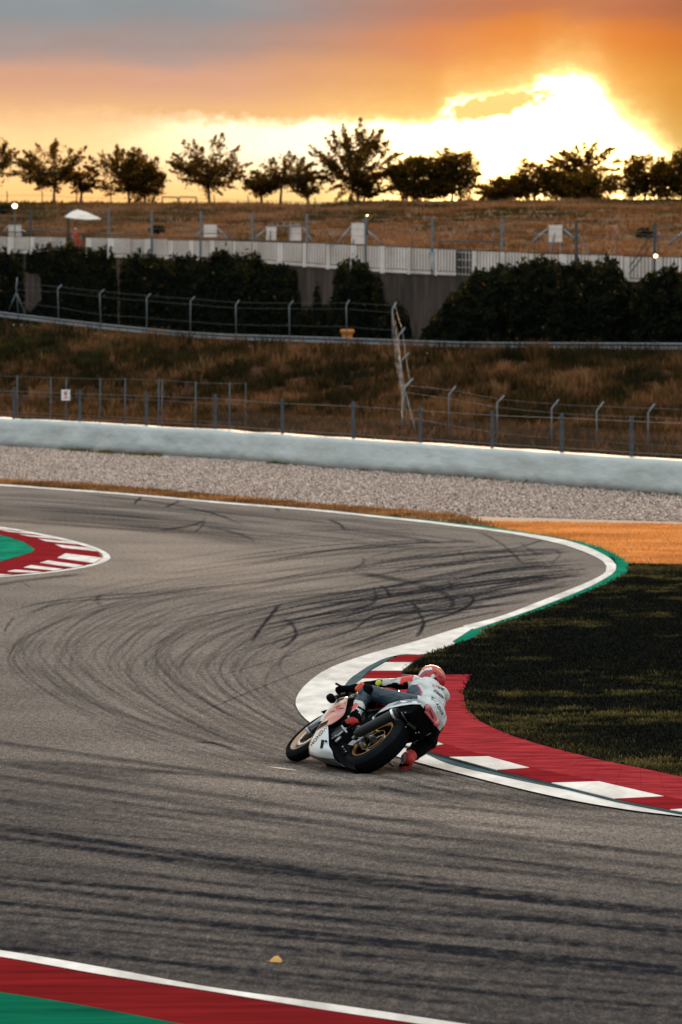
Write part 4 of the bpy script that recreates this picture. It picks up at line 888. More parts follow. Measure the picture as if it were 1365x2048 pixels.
# fire extinguisher sign
Y = Ybar(133) + 1.5; cS = at(132, 790, Y); sg = empty('extinguisher_sign', cS, 'small white sign with a red fire extinguisher, fixed to a slim post behind the barrier', 'sign')
s_ = F / Y; k_ = MB(); k_.box((0, 0, 0), (17.5 / s_, .012, 21.5 / s_)); k_.obj('sign_board', material('sign_white', (.75, .73, .70), .5), sg)
m_sr = material('sign_red', (.45, .03, .03), .5)
k_ = MB(); q_ = 1 / s_
def pl(pts): k_.add([(x_ * q_, -.0095, z_ * q_) for x_, z_ in pts] + [(x_ * q_, -.006, z_ * q_) for x_, z_ in pts], [tuple(range(len(pts)))] + [(i, (i + 1) % len(pts), (i + 1) % len(pts) + len(pts), i + len(pts)) for i in range(len(pts))])
pl([(-2, -1.5), (2, -1.5), (2, 4.5), (1, 5.8), (-1, 5.8), (-2, 4.5)]); pl([(-1.2, 6), (1.2, 6), (1.2, 7.3), (-1.2, 7.3)]); pl([(1.4, 6.4), (4, 7.6), (3.8, 8.4), (1, 7.2)]); pl([(-4, 2), (-3.1, 2), (-2.6, 5.5), (-1, 6.6), (-1.4, 7.2), (-3.4, 6)])
pl([(-4.2, -7.5), (3.4, -5.6), (3.4, -3.2), (-4.2, -5.6)])
k_.obj('pictogram', m_sr, sg)

# ---- terrace fence: posts, railing and white boards
tf = empty('terrace_fence', at(682, 540, float(Ywall(682))), 'tall post and wire fence on top of the retaining wall', 'fence'); lc = np.array(tf.location)
PP = [(-66, 418, 0), (-8, 418.5, 0), (62, 419, 1), (137, 419, 1), (218, 418.6, 0), (304, 420, 0), (402, 422, 0), (505, 425, 0), (614, 427, 0), (732, 430, 0), (865, 434, 0), (1004, 438, 0), (1153, 443.5, 1), (1310, 445, 1), (1480, 449, 0)]
TPt = []
for x_, tr_, dk in PP:
    Y = float(Ywall(x_)) + .2; A_ = at(x_, tr_, Y); zb = float(zwall(x_)) - .05; TPt.append((A_, zb)); k_ = MB(); hN = A_[2] - zb
    c = np.array([A_[0], A_[1], (A_[2] + zb) / 2]) - lc
    k_.box(c, (.012, .12, hN)); k_.box(c + np.array([-.0, -.058, 0]), (.14, .012, hN)); k_.box(c + np.array([0, .058, 0]), (.14, .012, hN)); k_.obj('post', m_galvd if dk else m_galv, tf)
for f_ in (.985, .86, .74, .62):
    for i in range(len(TPt) - 1):
        (A_, a0), (B_, b0) = TPt[i], TPt[i + 1]; k_ = MB()
        k_.tube([np.array([A_[0], A_[1] - .05, a0 + (A_[2] - a0) * f_]) - lc, np.array([B_[0], B_[1] - .05, b0 + (B_[2] - b0) * f_]) - lc], .008, 4, cap=False); k_.obj('wire', m_wire, tf)
# braces near the right end, horizontal pipes
k_ = MB()
for (x0, y0, x1, y1) in ((1156, 468, 1192, 527), (1302, 470, 1245, 556), (1302, 490, 1252, 558)): k_.tube([at(x0, y0, float(Ywall(x0)) + .1) - lc, at(x1, y1, float(Ywall(x1)) + .05) - lc], .03, 6)
k_.obj('brace', m_galvd, tf)
for (x0, y0, x1, y1) in ((865, 480, 1003, 484), (60, 459, 137, 461), (1310, 473, 1400, 474), (404, 467, 470, 467)):
    k_ = MB(); k_.tube([at(x0, y0, float(Ywall(x0)) + .3) - lc, at(x1, y1, float(Ywall(x1)) + .3) - lc], .035, 6); k_.obj('pipe', m_galvd, tf)
RT_ = [(0, 463), (218, 468.6), (480, 479), (731, 490.5), (930, 500), (1152, 508), (1365, 514)]
rl = empty('railing', at(682, 520, float(Ywall(682))), 'rusty brown railing of close vertical bars along the top of the wall', 'railing'); lc = np.array(rl.location)
def railpt(x_, off=.0, row=None): 
    Y = float(Ywall(x_)) + .08; return at(x_, ipe(x_, RT_) if row is None else row, Y)
for i in range(len(PP) - 1):
    xa, xb = PP[i][0], PP[i + 1][0]
    k_ = MB(); k_.tube([railpt(xa) - lc, railpt(xb) - lc], .032, 6); k_.obj('top_rail', m_rust, rl)
    k_ = MB(); k_.tube([railpt(xa, row=ipe(xa, W_TOP) - 7) - lc, railpt(xb, row=ipe(xb, W_TOP) - 7) - lc], .024, 6); k_.obj('bottom_rail', m_rust, rl)
bme = MB().box((0, 0, 0), (.036, .030, 1.0)).mesh('bar'); bme.materials.append(m_rust)
d_ = np.linspace(0, 1, 229); xbars = []
x_ = -40.0
while x_ < 1420 and len(xbars) < 290:
    xbars.append(x_); x_ += 4.6 * (float(sF(30, 43, x_)) / 34) ** 2 * 1.02
for x_ in xbars:
    if 60 < x_ < 62: continue
    A_ = railpt(x_); z0 = float(zrow(ipe(x_, W_TOP) - 7, Ywall(x_))); o = bpy.data.objects.new('bar', bme); COL.objects.link(o); o.parent = rl; o.location = (A_[0] - lc[0], A_[1] - lc[1], (A_[2] + z0) / 2 - lc[2]); o.scale = (1, 1, A_[2] - z0)
wb = empty('white_board_wall', at(682, 530, float(Ywall(682)) + 1.6), 'row of weathered white boards standing behind the railing', 'hoarding'); lc = np.array(wb.location)
BT = [(0, 474), (218, 477.5), (480, 483.5), (731, 490.5), (930, 502), (1172, 511), (1365, 515.5)]
bxs = [-90, -30, 15, 60, 98, 132, -1, 172, 215, 262, 290, 335, 378, 420, 466, 505, 553, 605, 652, 700, 760, 815, 862, 870, 915, -1, 944, 1000, 1058, 1118, 1182, 1248, 1312, 1380, 1450]
for i in range(len(bxs) - 1):
    a_, b_ = bxs[i], bxs[i + 1]
    if a_ < -50 and i > 3 or b_ == -1 or a_ == -1 or (a_ == -90 and i > 0): continue
    a_ += .35; b_ -= .35; Y = float(Ywall((a_ + b_) / 2)) + 1.3; jt = random.uniform(-1.2, .8); vs = []
    for x_ in (a_, b_):
        for (r0) in (float(ipe(x_, BT)) + jt, float(ipe(x_, W_TOP)) + 2):
            q_ = at(x_, r0, Y + (x_ - (a_ + b_) / 2) * 0) - lc; vs += [q_, q_ + np.array([0, .05, 0])]
    k_ = MB(); k_.add(vs, [(0, 2, 6, 4), (1, 5, 7, 3), (0, 4, 5, 1), (2, 3, 7, 6), (0, 1, 3, 2), (4, 6, 7, 5)]); me_ = k_.mesh('board'); bm = bmesh.new(); bm.from_mesh(me_); bmesh.ops.recalc_face_normals(bm, faces=bm.faces[:]); bm.to_mesh(me_); bm.free(); link('board', me_, m_board, wb)
# gap of the missing board: black sheet paints in its darkness, grid in front
gp_ = empty('mesh_gate', at(930, 550, float(Ywall(930)) + 1.5), 'dark opening with a white bar grid between the white boards', 'gate'); lc = np.array(gp_.location)
Y = float(Ywall(930)) + 2.3; k_ = MB(); a_, b_ = at(913, 501, Y) - lc, at(946, 553, Y) - lc
k_.add([a_, (b_[0], a_[1], a_[2]), b_, (a_[0], a_[1], b_[2])], [(0, 1, 2, 3)]); k_.add([tuple(np.array(q_) + (0, .05, 0)) for q_ in (a_, (b_[0], a_[1], a_[2]), b_, (a_[0], a_[1], b_[2]))], [(0, 3, 2, 1)]); k_.obj('gap_darkness', material('gap_black', (.012, .012, .012), .8), gp_)
Y = float(Ywall(930)) + 1.2; m_wm = material('white_metal', (.6, .58, .55), .5)
for x_ in (918, 925, 932, 939): k_ = MB(); k_.tube([at(x_, 502, Y) - lc, at(x_, 550, Y) - lc], .018, 5); k_.obj('upright', m_wm, gp_)
for r0 in (504, 519, 534, 548): k_ = MB(); k_.tube([at(915, r0, Y) - lc, at(942, r0 + 1.5, Y) - lc], .018, 5); k_.obj('crossbar', m_wm, gp_)
# torn dark tarp
k_ = MB(); Y = float(Ywall(668)) + 1.15; k_.add([at(672, 492, Y), at(676, 505, Y), at(672, 522, Y), at(668, 526, Y), at(671, 508, Y)] + [at(672, 492, Y) + (0, .02, 0), at(676, 505, Y) + (0, .02, 0), at(672, 522, Y) + (0, .02, 0), at(668, 526, Y) + (0, .02, 0), at(671, 508, Y) + (0, .02, 0)], [(0, 1, 2, 3, 4), (9, 8, 7, 6, 5), (0, 5, 6, 1), (1, 6, 7, 2), (2, 7, 8, 3), (3, 8, 9, 4), (4, 9, 5, 0)]); tag(k_.obj('torn_strip', material('dark_tarp', (.07, .07, .075), .8)), 'thin dark torn strip hanging on the middle white boards', 'tarp')
m_tarp = material('pale_tarp', (.45, .47, .48), .7, col2=(.25, .27, .28), vscale=3)
k_ = MB(); Y = float(Ywall(880)) + 1.05; q_ = [(858, 504), (866, 502), (890, 504), (886, 520), (880, 545), (868, 546), (862, 530)]; k_.add([at(*p_, Y - .1 * (i % 3)) for i, p_ in enumerate(q_)] + [at(*p_, Y + .03) for p_ in q_], [tuple(range(7)), tuple(range(13, 6, -1))] + [(i, i + 7, (i + 1) % 7 + 7, (i + 1) % 7) for i in range(7)]); tag(k_.obj('draped_sheet', m_tarp), 'greyish sheet draped over the white boards left of the dark opening', 'tarp')

# ---- billboards with struts on the hill
def hoard(x0, x1, y0, y1, label, struts, mat=m_board, legs=True, lean=0):
    Y = float(Ywall((x0 + x1) / 2)) + 5.5; c = at((x0 + x1) / 2, y1, Y); r0 = empty('panel_stand', c, label, 'panel', 'white panels on stands above the wall'); lc = np.array(r0.location)
    k_ = MB(); a_, b_ = at(x0, y0, Y) - lc, at(x1, y1, Y) - lc; k_.box((a_ + b_) / 2, (b_[0] - a_[0], .06, a_[2] - b_[2])); k_.obj('panel', mat, r0)
    zg = float(hill_z((x0 + x1) / 2, Y)) - lc[2]
    for (xa, ya, xb, yb_) in struts:
        k_ = MB(); k_.tube([at(xa, ya, Y + .1) - lc, at(xb, yb_, Y - .3) - lc], .055, 6); k_.obj('strut', m_galv, r0)
    if legs:
        for x_ in (x0 + 4, x1 - 4): 
            q_ = at(x_, y1 - 10, Y + .06) - lc; k_ = MB(); k_.tube([q_, (q_[0], q_[1], zg - .3)], .035, 6); k_.obj('leg', m_galv, r0)
hoard(17, 43, 450, 473, 'white panel on a stand beside the tall floodlight', [(16, 452, 8, 463), (43, 460, 56, 466)])
hoard(408, 434, 449, 474, 'white panel on a stand, the one above the middle of the longest ivy', [(407, 458, 391, 474), (434, 456, 458, 480)])
hoard(533, 553, 452, 480, 'left white panel of the pair joined by a crossbeam', [(530, 460, 510, 478), (542, 455, 541, 485)])
hoard(580, 603, 450, 481, 'right white panel of the pair joined by a crossbeam', [(606, 455, 626, 484), (583, 452, 577, 485), (535, 452, 603, 452)])
hoard(703, 729, 446, 488, 'tall narrow white panel next to the post with a lamp', [(702, 453, 676, 486), (730, 456, 763, 489), (708, 475, 706, 492)])
hoard(1098, 1125, 450, 484, 'white panel with a leaning pipe in front, on the right part of the hill', [(1096, 457, 1063, 486), (1128, 459, 1150, 478), (1112, 455, 1103, 506)])
hoard(1395, 1420, 450, 480, 'white panel just past the right end of the hill fence', [(1380, 452, 1337, 490)])
# distant small posts on the hill
hp = [(664, 463, 486), (825, 462, 495), (907, 463, 497), (988, 462, 500), (1070, 463, 500), (1235, 461, 508), (1317, 464, 508)]
hf = empty('hill_fence', at(900, 497, 330), 'low fence of short thin posts across the lower hill', 'fence'); lc = np.array(hf.location); pr_ = None
for x_, a_, b_ in hp:
    Y = float(Ywall(x_)) + 14; k_ = MB(); k_.tube([at(x_, b_, Y) - lc, at(x_, a_ + 5, Y) - lc, at(x_ + 2, a_, Y) - lc], .03, 6); k_.obj('post', m_galv, hf)
    if pr_ is not None: k_ = MB(); k_.tube([pr_ - lc, at(x_, a_ + 6, Y) - lc], .008, 4, cap=False); k_.obj('wire', m_wire, hf)
    pr_ = at(x_, a_ + 6, Y)
# ridge fence
rf = empty('ridge_fence', at(300, 404, YR + 4), 'thin wire fence along the skyline behind the trees', 'fence'); lc = np.array(rf.location); pr_ = None
for x_, a_ in ((-60, 382), (15, 382), (85, 381), (154, 386), (222, 388), (429, 389), (497, 391), (631, 395), (697, 398)):
    k_ = MB(); k_.tube([at(x_, 410, YR + 4) - lc, at(x_, a_ + 4, YR + 4) - lc, at(x_ - 2, a_, YR + 4) - lc], .045, 6); k_.obj('post', m_galvd, rf)
    q_ = at(x_, a_ + 9, YR + 4)
    if pr_ is not None: k_ = MB(); k_.tube([pr_ - lc, q_ - lc], .012, 4, cap=False); k_.obj('wire', m_wire, rf)
    pr_ = q_
for x0, x1, lab in ((325, 356, 'left pipe frame on the skyline between two trees'), (359, 393, 'right pipe frame on the skyline, next to the spreading tree')):
    fr = empty('pipe_frame', at((x0 + x1) / 2, 405, YR + 2), lab, 'frame', 'pipe frames on the skyline'); lc = np.array(fr.location)
    for n_, P_ in (('upright', ((x0, 409), (x0, 393.5))), ('upright', ((x1, 409), (x1, 394.5))), ('crossbar', ((x0, 393.5), (x1, 394.5)))):
        k_ = MB(); k_.tube([at(*p_, YR + 2) - lc for p_ in P_], .055, 6); k_.obj(n_, m_galvd, fr)
# grey concrete outfall on the hill
cc_ = empty('concrete_outfall', at(610, 430, 425), 'pale grey concrete slab and block below the ridge', 'concrete slab'); lc = np.array(cc_.location)
for nm, pts_, Y, th_ in (('slab', [(585, 414), (655, 412.5), (640, 423), (612, 430), (588, 424)], 430, .35), ('block', [(564, 443), (604, 441), (604, 452), (566, 453)], 400, .5), ('coping', [(571, 427), (597, 428), (597, 432), (571, 431)], 420, .4)):
    k_ = MB(); n = len(pts_); P0 = [at(a_, b_, Y - (b_ - 412) * .0) - lc for a_, b_ in pts_]; P1 = [p_ + np.array([0, 2.0, -.0]) for p_ in P0]
    k_.add(P0 + P1, [tuple(range(n))[::-1], tuple(range(n, 2 * n))] + [(i, (i + 1) % n, (i + 1) % n + n, i + n) for i in range(n)]); k_.obj(nm, m_conc, cc_)
# shrubs on the hill
def shrub(px_, row, w, h, label):
    Y = 0
    Yl, Yh = float(Ywall(px_)) + 1.5, YR
    for _ in range(40):
        Y = (Yl + Yh) / 2; rr_ = HR - (float(hill_z(px_, Y)) - HC) / Y * F
        if rr_ > row: Yl = Y
        else: Yh = Y
    c = at(px_, row, Y); s_ = F / Y; n = 500; d_ = RNG.normal(0, 1, (n, 3)); d_ /= np.linalg.norm(d_, axis=1)[:, None]; d_ *= RNG.uniform(.2, 1.25, (n, 1))
    P_ = d_ * (w / s_ / 2, w / s_ / 2, h / s_ / 2) + (0, 0, h / s_ * .45); r0 = empty('hill_shrub', c, label, 'shrub', 'small shrubs on the hill')
    link('foliage', leafmesh('foliage', P_, .20, RNG.normal(.62, .2, n)), m_ivy, r0); k_ = MB(); k_.tube([(0, 0, -.1), (.05, 0, h / s_ * .6)], .04, 5); k_.obj('stem', m_stem, r0)
shrub(315, 470, 30, 20, 'dark shrub behind the railing, right of the parasol'); shrub(8, 428, 36, 22, 'dark shrub at the left edge behind the floodlight')
shrub(1290, 478, 30, 22, 'dark shrub at the right end of the hill')

# ---- lamps
def lamp(px_, row, base_row, Yv, label, rad):
    p = at(px_, row, Yv); r0 = empty('floodlight', at(px_, base_row, Yv), label, 'lamp'); lc = np.array(r0.location)
    k_ = MB(); k_.tube([(0, 0, 0), p - lc - np.array([0, -.1, .12])], .045, 6); k_.obj('pole', m_galvd, r0)
    k_ = MB(); k_.box(p - lc + np.array([0, .12, 0]), (rad * 2.6, .22, rad * 2.4)); k_.obj('housing', m_galvd, r0)
    k_ = MB(); q_ = [(p - lc) + np.array([rad * math.cos(a_), -.03, rad * .9 * math.sin(a_)]) for a_ in np.linspace(0, 6.283, 17)[:-1]]; k_.add(q_ + [tuple(np.array(x_) + (0, .04, 0)) for x_ in q_], [tuple(range(16)), tuple(range(31, 15, -1))] + [(i, i + 16, (i + 1) % 16 + 16, (i + 1) % 16) for i in range(16)]); k_.obj('lens', material('lit_lens', (1, .8, .5), .4, emit=((1, .62, .28), 14)), r0)
lamp(30, 412, 500, float(Ywall(30)) + 5, 'lit floodlight on a thin pole at the left end of the hill', .15)
lamp(1312, 512, 560, float(Ywall(1312)) - .1, 'small lit lamp fixed low on the right fence post', .08)
lamp(735, 431, 470, float(Ywall(735)) + .3, 'tiny warm lamp at the top of the middle fence post', .035)
# ---- orange bin behind the guardrail
Y = float(Yguard(695)) + 1.6; s_ = F / Y; b0 = at(695, 706, Y); bn = empty('litter_bin', b0, 'orange bin with a wide lid and white label behind the guardrail', 'bin')
m_or = material('orange_plastic', (.62, .22, .02), .45, col2=(.45, .15, .015), vscale=4)
k_ = MB(); w0, w1, h_ = 19 / s_ / 2 * .95, 22 / s_ / 2, 40 / s_
def frustum(k, w0, w1, z0, z1, d0=None, d1=None):
    d0 = d0 or w0; d1 = d1 or w1
    k.add([(-w0, -d0, z0), (w0, -d0, z0), (w0, d0, z0), (-w0, d0, z0), (-w1, -d1, z1), (w1, -d1, z1), (w1, d1, z1), (-w1, d1, z1)], [(3, 2, 1, 0), (4, 5, 6, 7), (0, 1, 5, 4), (1, 2, 6, 5), (2, 3, 7, 6), (3, 0, 4, 7)])
frustum(k_, w0, w1, .03, h_); k_.obj('bin_body', m_or, bn)
k_ = MB(); frustum(k_, w1 * 1.25, w1 * 1.3, h_ + .003, h_ + .10); frustum(k_, w1 * 1.3, w1 * 1.15, h_ + .101, h_ + .19); k_.obj('lid', m_or, bn)
k_ = MB(); k_.box((-.01, -w0 - .035, 11 / s_), (15 / s_, .01, 10 / s_)); k_.obj('label_plate', material('label_white', (.75, .72, .66), .5), bn)
k_ = MB()
for x_ in (-w0 * .7, w0 * .7): k_.tube([(x_ - .02, .22, .06), (x_ + .02, .22, .06)], .07, 12)
k_.obj('wheel', material('bin_rubber', (.02, .02, .02), .8), bn)
# ---- parasol and marshal
Y = float(Ywall(155)) + 1.0; s_ = F / Y; zf = float(zwall(155)); base = np.array([(152.5 - CX) / F * Y, Y, zf]); ps = empty('parasol', base, 'tilted cream parasol on the terrace above the wall', 'parasol')
k_ = MB(); tp = at(153, 419, Y) - base; k_.tube([(0, 0, 0), tp], .03, 8); k_.obj('pole', m_galvd, ps)
cen = at(155, 418.5, Y) - base; rim_px = [(130, 432.5, 0), (134, 434, -1.0), (150, 436.5, -1.6), (178, 438.5, -1.4), (203, 437, -.2), (196, 434, 1.1), (172, 430, 1.6), (145, 429, 1.1)]
k_ = MB(); rim = [at(a_, b_, Y + c_) - base for a_, b_, c_ in rim_px]; drop = [q_ - np.array([0, 0, .05]) for q_ in rim]; mid = [(np.array(cen) * .5 + q_ * .5) + np.array([0, 0, .05]) for q_ in rim]
k_.add([cen] + mid + rim + drop + [cen - np.array([0, 0, .03])] + [m_ - np.array([0, 0, .03]) for m_ in mid], [(0, 1 + i, 1 + (i + 1) % 8) for i in range(8)] + [(1 + i, 9 + i, 9 + (i + 1) % 8, 1 + (i + 1) % 8) for i in range(8)] + [(9 + i, 17 + i, 17 + (i + 1) % 8, 9 + (i + 1) % 8) for i in range(8)] + [(25, 26 + (i + 1) % 8, 26 + i) for i in range(8)] + [(26 + i, 26 + (i + 1) % 8, 17 + (i + 1) % 8, 17 + i) for i in range(8)])
k_.obj('canopy', material('cream_canvas', (.68, .62, .54), .8, bump=.2, bscale=6), ps)
for q_ in rim: k_ = MB(); k_.tube([np.array(tp) - (0, 0, .3), q_ - np.array([0, 0, .02])], .010, 4); k_.obj('rib', m_galvd, ps)
k_ = MB(); k_.tube([(0, 0, .0), (0, 0, .08)], .25, 16); k_.obj('foot', m_galvd, ps)

# ------------------------------------------------------------------ trees
m_leaf = tint_material('tree_leaf', [(0, (.010, .014, .006)), (.5, (.022, .026, .009)), (.8, (.05, .045, .013)), (1, (.09, .06, .018))], .7, trans=.5, spec=.05)
for n_ in m_leaf.node_tree.nodes:
    if n_.type == 'VECT_MATH': n_.inputs[1].default_value = (13, 5.4, .9)
def tree(name, label, trunks, crown, n, dense=0, limbs=9, lean=.0, leaf=.21, group='trees along the ridge', flat=.42, Y=None, cl=.5, hole=None):
    Y = Y or YR + 2; s_ = F / Y; x0, x1, y0, y1 = crown; bx_ = trunks[0]; gz = float(hill_z(bx_, YR)) - .1
    base = np.array([(bx_ - CX) / F * Y, Y, gz]); root = empty(name, base, label, 'tree', group)
    cxw = ((x0 + x1) / 2 - CX) / F * Y - base[0]; rx = (x1 - x0) / 2 / s_; zt = float(zrow(y0, Y)) - gz; zb = float(zrow(y1, Y)) - gz; cz = (zt + zb) / 2; rz = (zt - zb) / 2
    rr_ = random.Random(hash(label) % 1000 if False else int(bx_ * 7 + 13)); C_ = []; k_ = MB(); kl = MB()
    for ti, tpx in enumerate(trunks):
        ox = (tpx - CX) / F * Y - base[0]; top = (cxw * .6 + ox * .4, 0, cz + rz * .35)
        k_.tube([(ox, 0, -.2), (ox + (top[0] - ox) * .2 + rr_.uniform(-.05, .05), 0, zb * .6 + .1), (ox + (top[0] - ox) * .6, 0, zb + rz * .5), top], [.13, .10, .075, .03], 7)
    ncl = int((44 + 40 * dense) * max(.6, min(2.4, rx * rz / 4.2)))
    hubs = [((t_ - CX) / F * Y - base[0]) for t_ in trunks]
    for i in range(ncl):
        for _ in range(30):
            a_ = rr_.uniform(0, 6.283); q_ = rr_.random() ** .5; X_, Z_ = q_ * math.cos(a_), q_ * math.sin(a_); D_ = rr_.uniform(-.6, .6) * math.sqrt(max(0, 1 - q_ * q_) + .1)
            if dense >= .6:
                X_ = rr_.uniform(-1, 1); Z_ = -1 + (1 + max(0, 1 - abs(X_) ** 2.4) ** .6 * rr_.uniform(.75, 1.1)) * rr_.random() ** .75; D_ = rr_.uniform(-.5, .5); break
            wid = 1.0 - (.35 if Z_ > .55 else 0) * (0 if dense else 1) - (.30 if Z_ < -.6 and not dense else 0)
            if abs(X_) < wid: break
        jut = 1.06 if rr_.random() < .25 else .92
        p_ = np.array([cxw + X_ * rx * jut, D_ * rx * .9, cz + Z_ * rz * jut * .95]); w_ = (.30 + .20 * rr_.random()) * (1.25 if dense else 1.0) * min(1.15, .55 + rx * .25); C_.append((p_, w_))
        if i < limbs * 1.6:
            hb = min(hubs, key=lambda h_: abs(h_ - p_[0])); st = np.array([hb * .6 + cxw * .4 * (1 if len(trunks) == 1 else 0) + hb * .4 * (0 if len(trunks) == 1 else 1), 0, max(zb * .8, cz - rz * .55 + rr_.random() * rz * .5)])
            md = (st + p_) / 2 + np.array([0, 0, -.10 * rx if Z_ > 0 else .08 * rx]); kl.tube([st, md, p_], [.05, .035, .012], 5)
    P_ = []; cen_ = np.array([cxw, 0, cz - rz * .55])
    for p_, w_ in C_:
        per = max(24, int(260 * w_ * w_ / .16 * (.62 if not dense else .9) * (.21 / leaf) ** 2 * (.50 if not dense else .36)))
        dr = p_ - cen_; dr = dr / (np.linalg.norm(dr) + 1e-6) + np.array([rr_.uniform(-.35, .35), rr_.uniform(-.3, .3), rr_.uniform(-.15, .35)]); dr /= np.linalg.norm(dr)
        ln = w_ * (2.3 if not dense else 1.5) * rr_.uniform(.6, 1.4); t_ = RNG.uniform(-1, 1, (per, 1)); th_ = w_ * (.34 if not dense else .6) * (1.05 - .75 * np.clip(t_, 0, 1))
        P_.append(p_ + dr * t_ * ln * .8 + RNG.normal(0, 1, (per, 3)) * th_ * (1, 1, .62) + np.array([0, 0, -.06]) * t_ ** 2)
    nfr = int(n * .05); a_ = RNG.uniform(0, 6.283, nfr); P_.append(np.stack([cxw + np.cos(a_) * rx * RNG.uniform(.7, 1.08, nfr), RNG.normal(0, rx * .3, nfr), cz + np.sin(a_) * rz * RNG.uniform(.7, 1.08, nfr)], 1))
    P_ = np.vstack(P_)
    link('crown', leafmesh('crown', P_, leaf, np.clip(RNG.normal(.4, .25, len(P_)), 0, 1)), m_leaf, root)
    k_.obj('trunk', m_stem, root); kl.obj('limbs', m_stem, root)
    return root
tree('ridge_tree', 'tree cut by the left edge of the skyline', [-10], (-55, 34, 274, 378), 3600, limbs=11)
tree('ridge_tree', 'spreading tree, second from the left, with a single thin trunk', [109], (44, 182, 292, 382), 4400, limbs=13)
tree('ridge_tree', 'smallest tree, squeezed between two spreading trees on the left', [162], (147, 190, 347, 386), 900, limbs=7)
tree('ridge_tree', 'wide ragged tree right of the smallest tree', [260], (182, 308, 303, 394), 4400, limbs=12)
tree('ridge_tree', 'denser tree overlapping the wide ragged one on its right', [291], (250, 324, 312, 400), 2800, dense=.5, limbs=9)
tree('ridge_tree', 'free-standing tree with layered branches above the white panel', [420], (347, 482, 285, 388), 3300, limbs=13)
tree('ridge_tree', 'small tree, left one of the cluster of three', [523], (496, 552, 350, 388), 1500, dense=.4, limbs=8)
tree('ridge_tree', 'middle and tallest tree of the cluster of three', [561], (514, 628, 312, 384), 2700, limbs=12)
tree('ridge_tree', 'small tree, right one of the cluster of three', [617], (586, 640, 358, 394), 1200, limbs=8)
tree('ridge_tree', 'tallest tree of the skyline, backlit by the bright sky', [717], (634, 792, 256, 396), 5200, limbs=17)
tree('ridge_tree', 'low tree under the tallest tree', [728], (708, 765, 356, 400), 1200, limbs=8)
tree('ridge_tree', 'bushy dense tree right of the tallest tree', [812, 826], (784, 876, 312, 402), 5200, dense=1, limbs=10, flat=.7)
tree('ridge_tree', 'bushy dense tree joined to its left neighbour, with a lighter top', [905, 925], (858, 956, 306, 402), 4800, dense=1, limbs=11, flat=.6)
tree('ridge_tree', 'low hedge-like bush in a gap of the treeline', [985], (952, 1036, 362, 402), 1900, dense=.6, limbs=9, flat=.7)
tree('ridge_tree', 'dense low tree left of the arching tree', [1070], (1026, 1122, 334, 402), 3600, dense=1, limbs=10, flat=.7)
tree('ridge_tree', 'thin arching tree glowing in front of the sun', [1130], (1096, 1246, 300, 356), 2000, limbs=12, Y=YR + 9)
tree('ridge_tree', 'dense dark bush under the arching tree', [1180], (1116, 1236, 345, 402), 3600, dense=1, limbs=10, flat=.7)
tree('ridge_tree', 'ragged dense tree second from the right edge', [1290], (1250, 1336, 312, 402), 3800, dense=.8, limbs=12, flat=.6)
tree('ridge_tree', 'tree cut by the right edge of the skyline', [1362], (1318, 1420, 310, 402), 3600, dense=.8, limbs=11, flat=.6)
# ------------------------------------------------------------------ motorcycle (local frame: x right, y forward, z up; leaned over into the bend)
YAW, LEAN = math.radians(24), math.radians(50)
RMm = Matrix.Rotation(YAW, 3, 'Z') @ Matrix.Rotation(LEAN, 3, 'Y'); RMn = np.array(RMm)
OB = gnd(706, 1546); OB[2] = .03
camL = RMn.T @ (CAM - OB)
def LX(px, py, x): d = RMn.T @ ray(px, py); t_ = (x - camL[0]) / d[0]; return camL + d * t_
def LY(px, py, y): d = RMn.T @ ray(px, py); t_ = (y - camL[1]) / d[1]; return camL + d * t_
def pr(p): return proj(OB + RMn @ np.asarray(p, float))
bike = empty('racing_motorcycle', OB, 'red and white racing motorcycle leaned hard over to the right beside the apex kerb', 'motorcycle'); bike.rotation_euler = RMm.to_euler()
m_tyre = material('tyre_rubber', (.005, .0055, .006), .8, col2=(.0035, .004, .0045), vscale=6, spec=.02)
m_tyreedge = material('scrubbed_rubber', (.014, .018, .021), .9, col2=(.008, .010, .012), vscale=9, spec=.03)
m_gold = material('gold_rim', (.42, .22, .055), .4, .8)
m_bronze = material('bronze_rim', (.34, .22, .14), .45, .8)
m_dark = material('dark_metal', (.012, .013, .015), .5, .2, spec=.3)
m_black = material('black_plastic', (.003, .0035, .004), .7, spec=.05)
m_alu = material('bare_aluminium', (.40, .43, .44), .35, .8, col2=(.25, .27, .28), vscale=25)
m_disc = material('brake_disc', (.55, .50, .44), .4, .6)
m_bwhite = material('fairing_white', (.52, .57, .57), .28, coat=.5, col2=(.42, .47, .48), vscale=5)
m_bred = material('fairing_red', (.34, .02, .018), .3, coat=.5)
m_salmon = material('fairing_faded_red', (.42, .08, .06), .4, coat=.15)
m_cream = material('fairing_cream', (.60, .42, .30), .4, coat=.2)
m_glass = material('smoked_screen', (.012, .016, .022), .1, coat=.5)
m_txt = material('black_lettering', (.012, .012, .015), .5)
m_belly = material('dark_belly', (.10, .12, .13), .5, col2=(.02, .024, .03), vscale=14, detail=6)
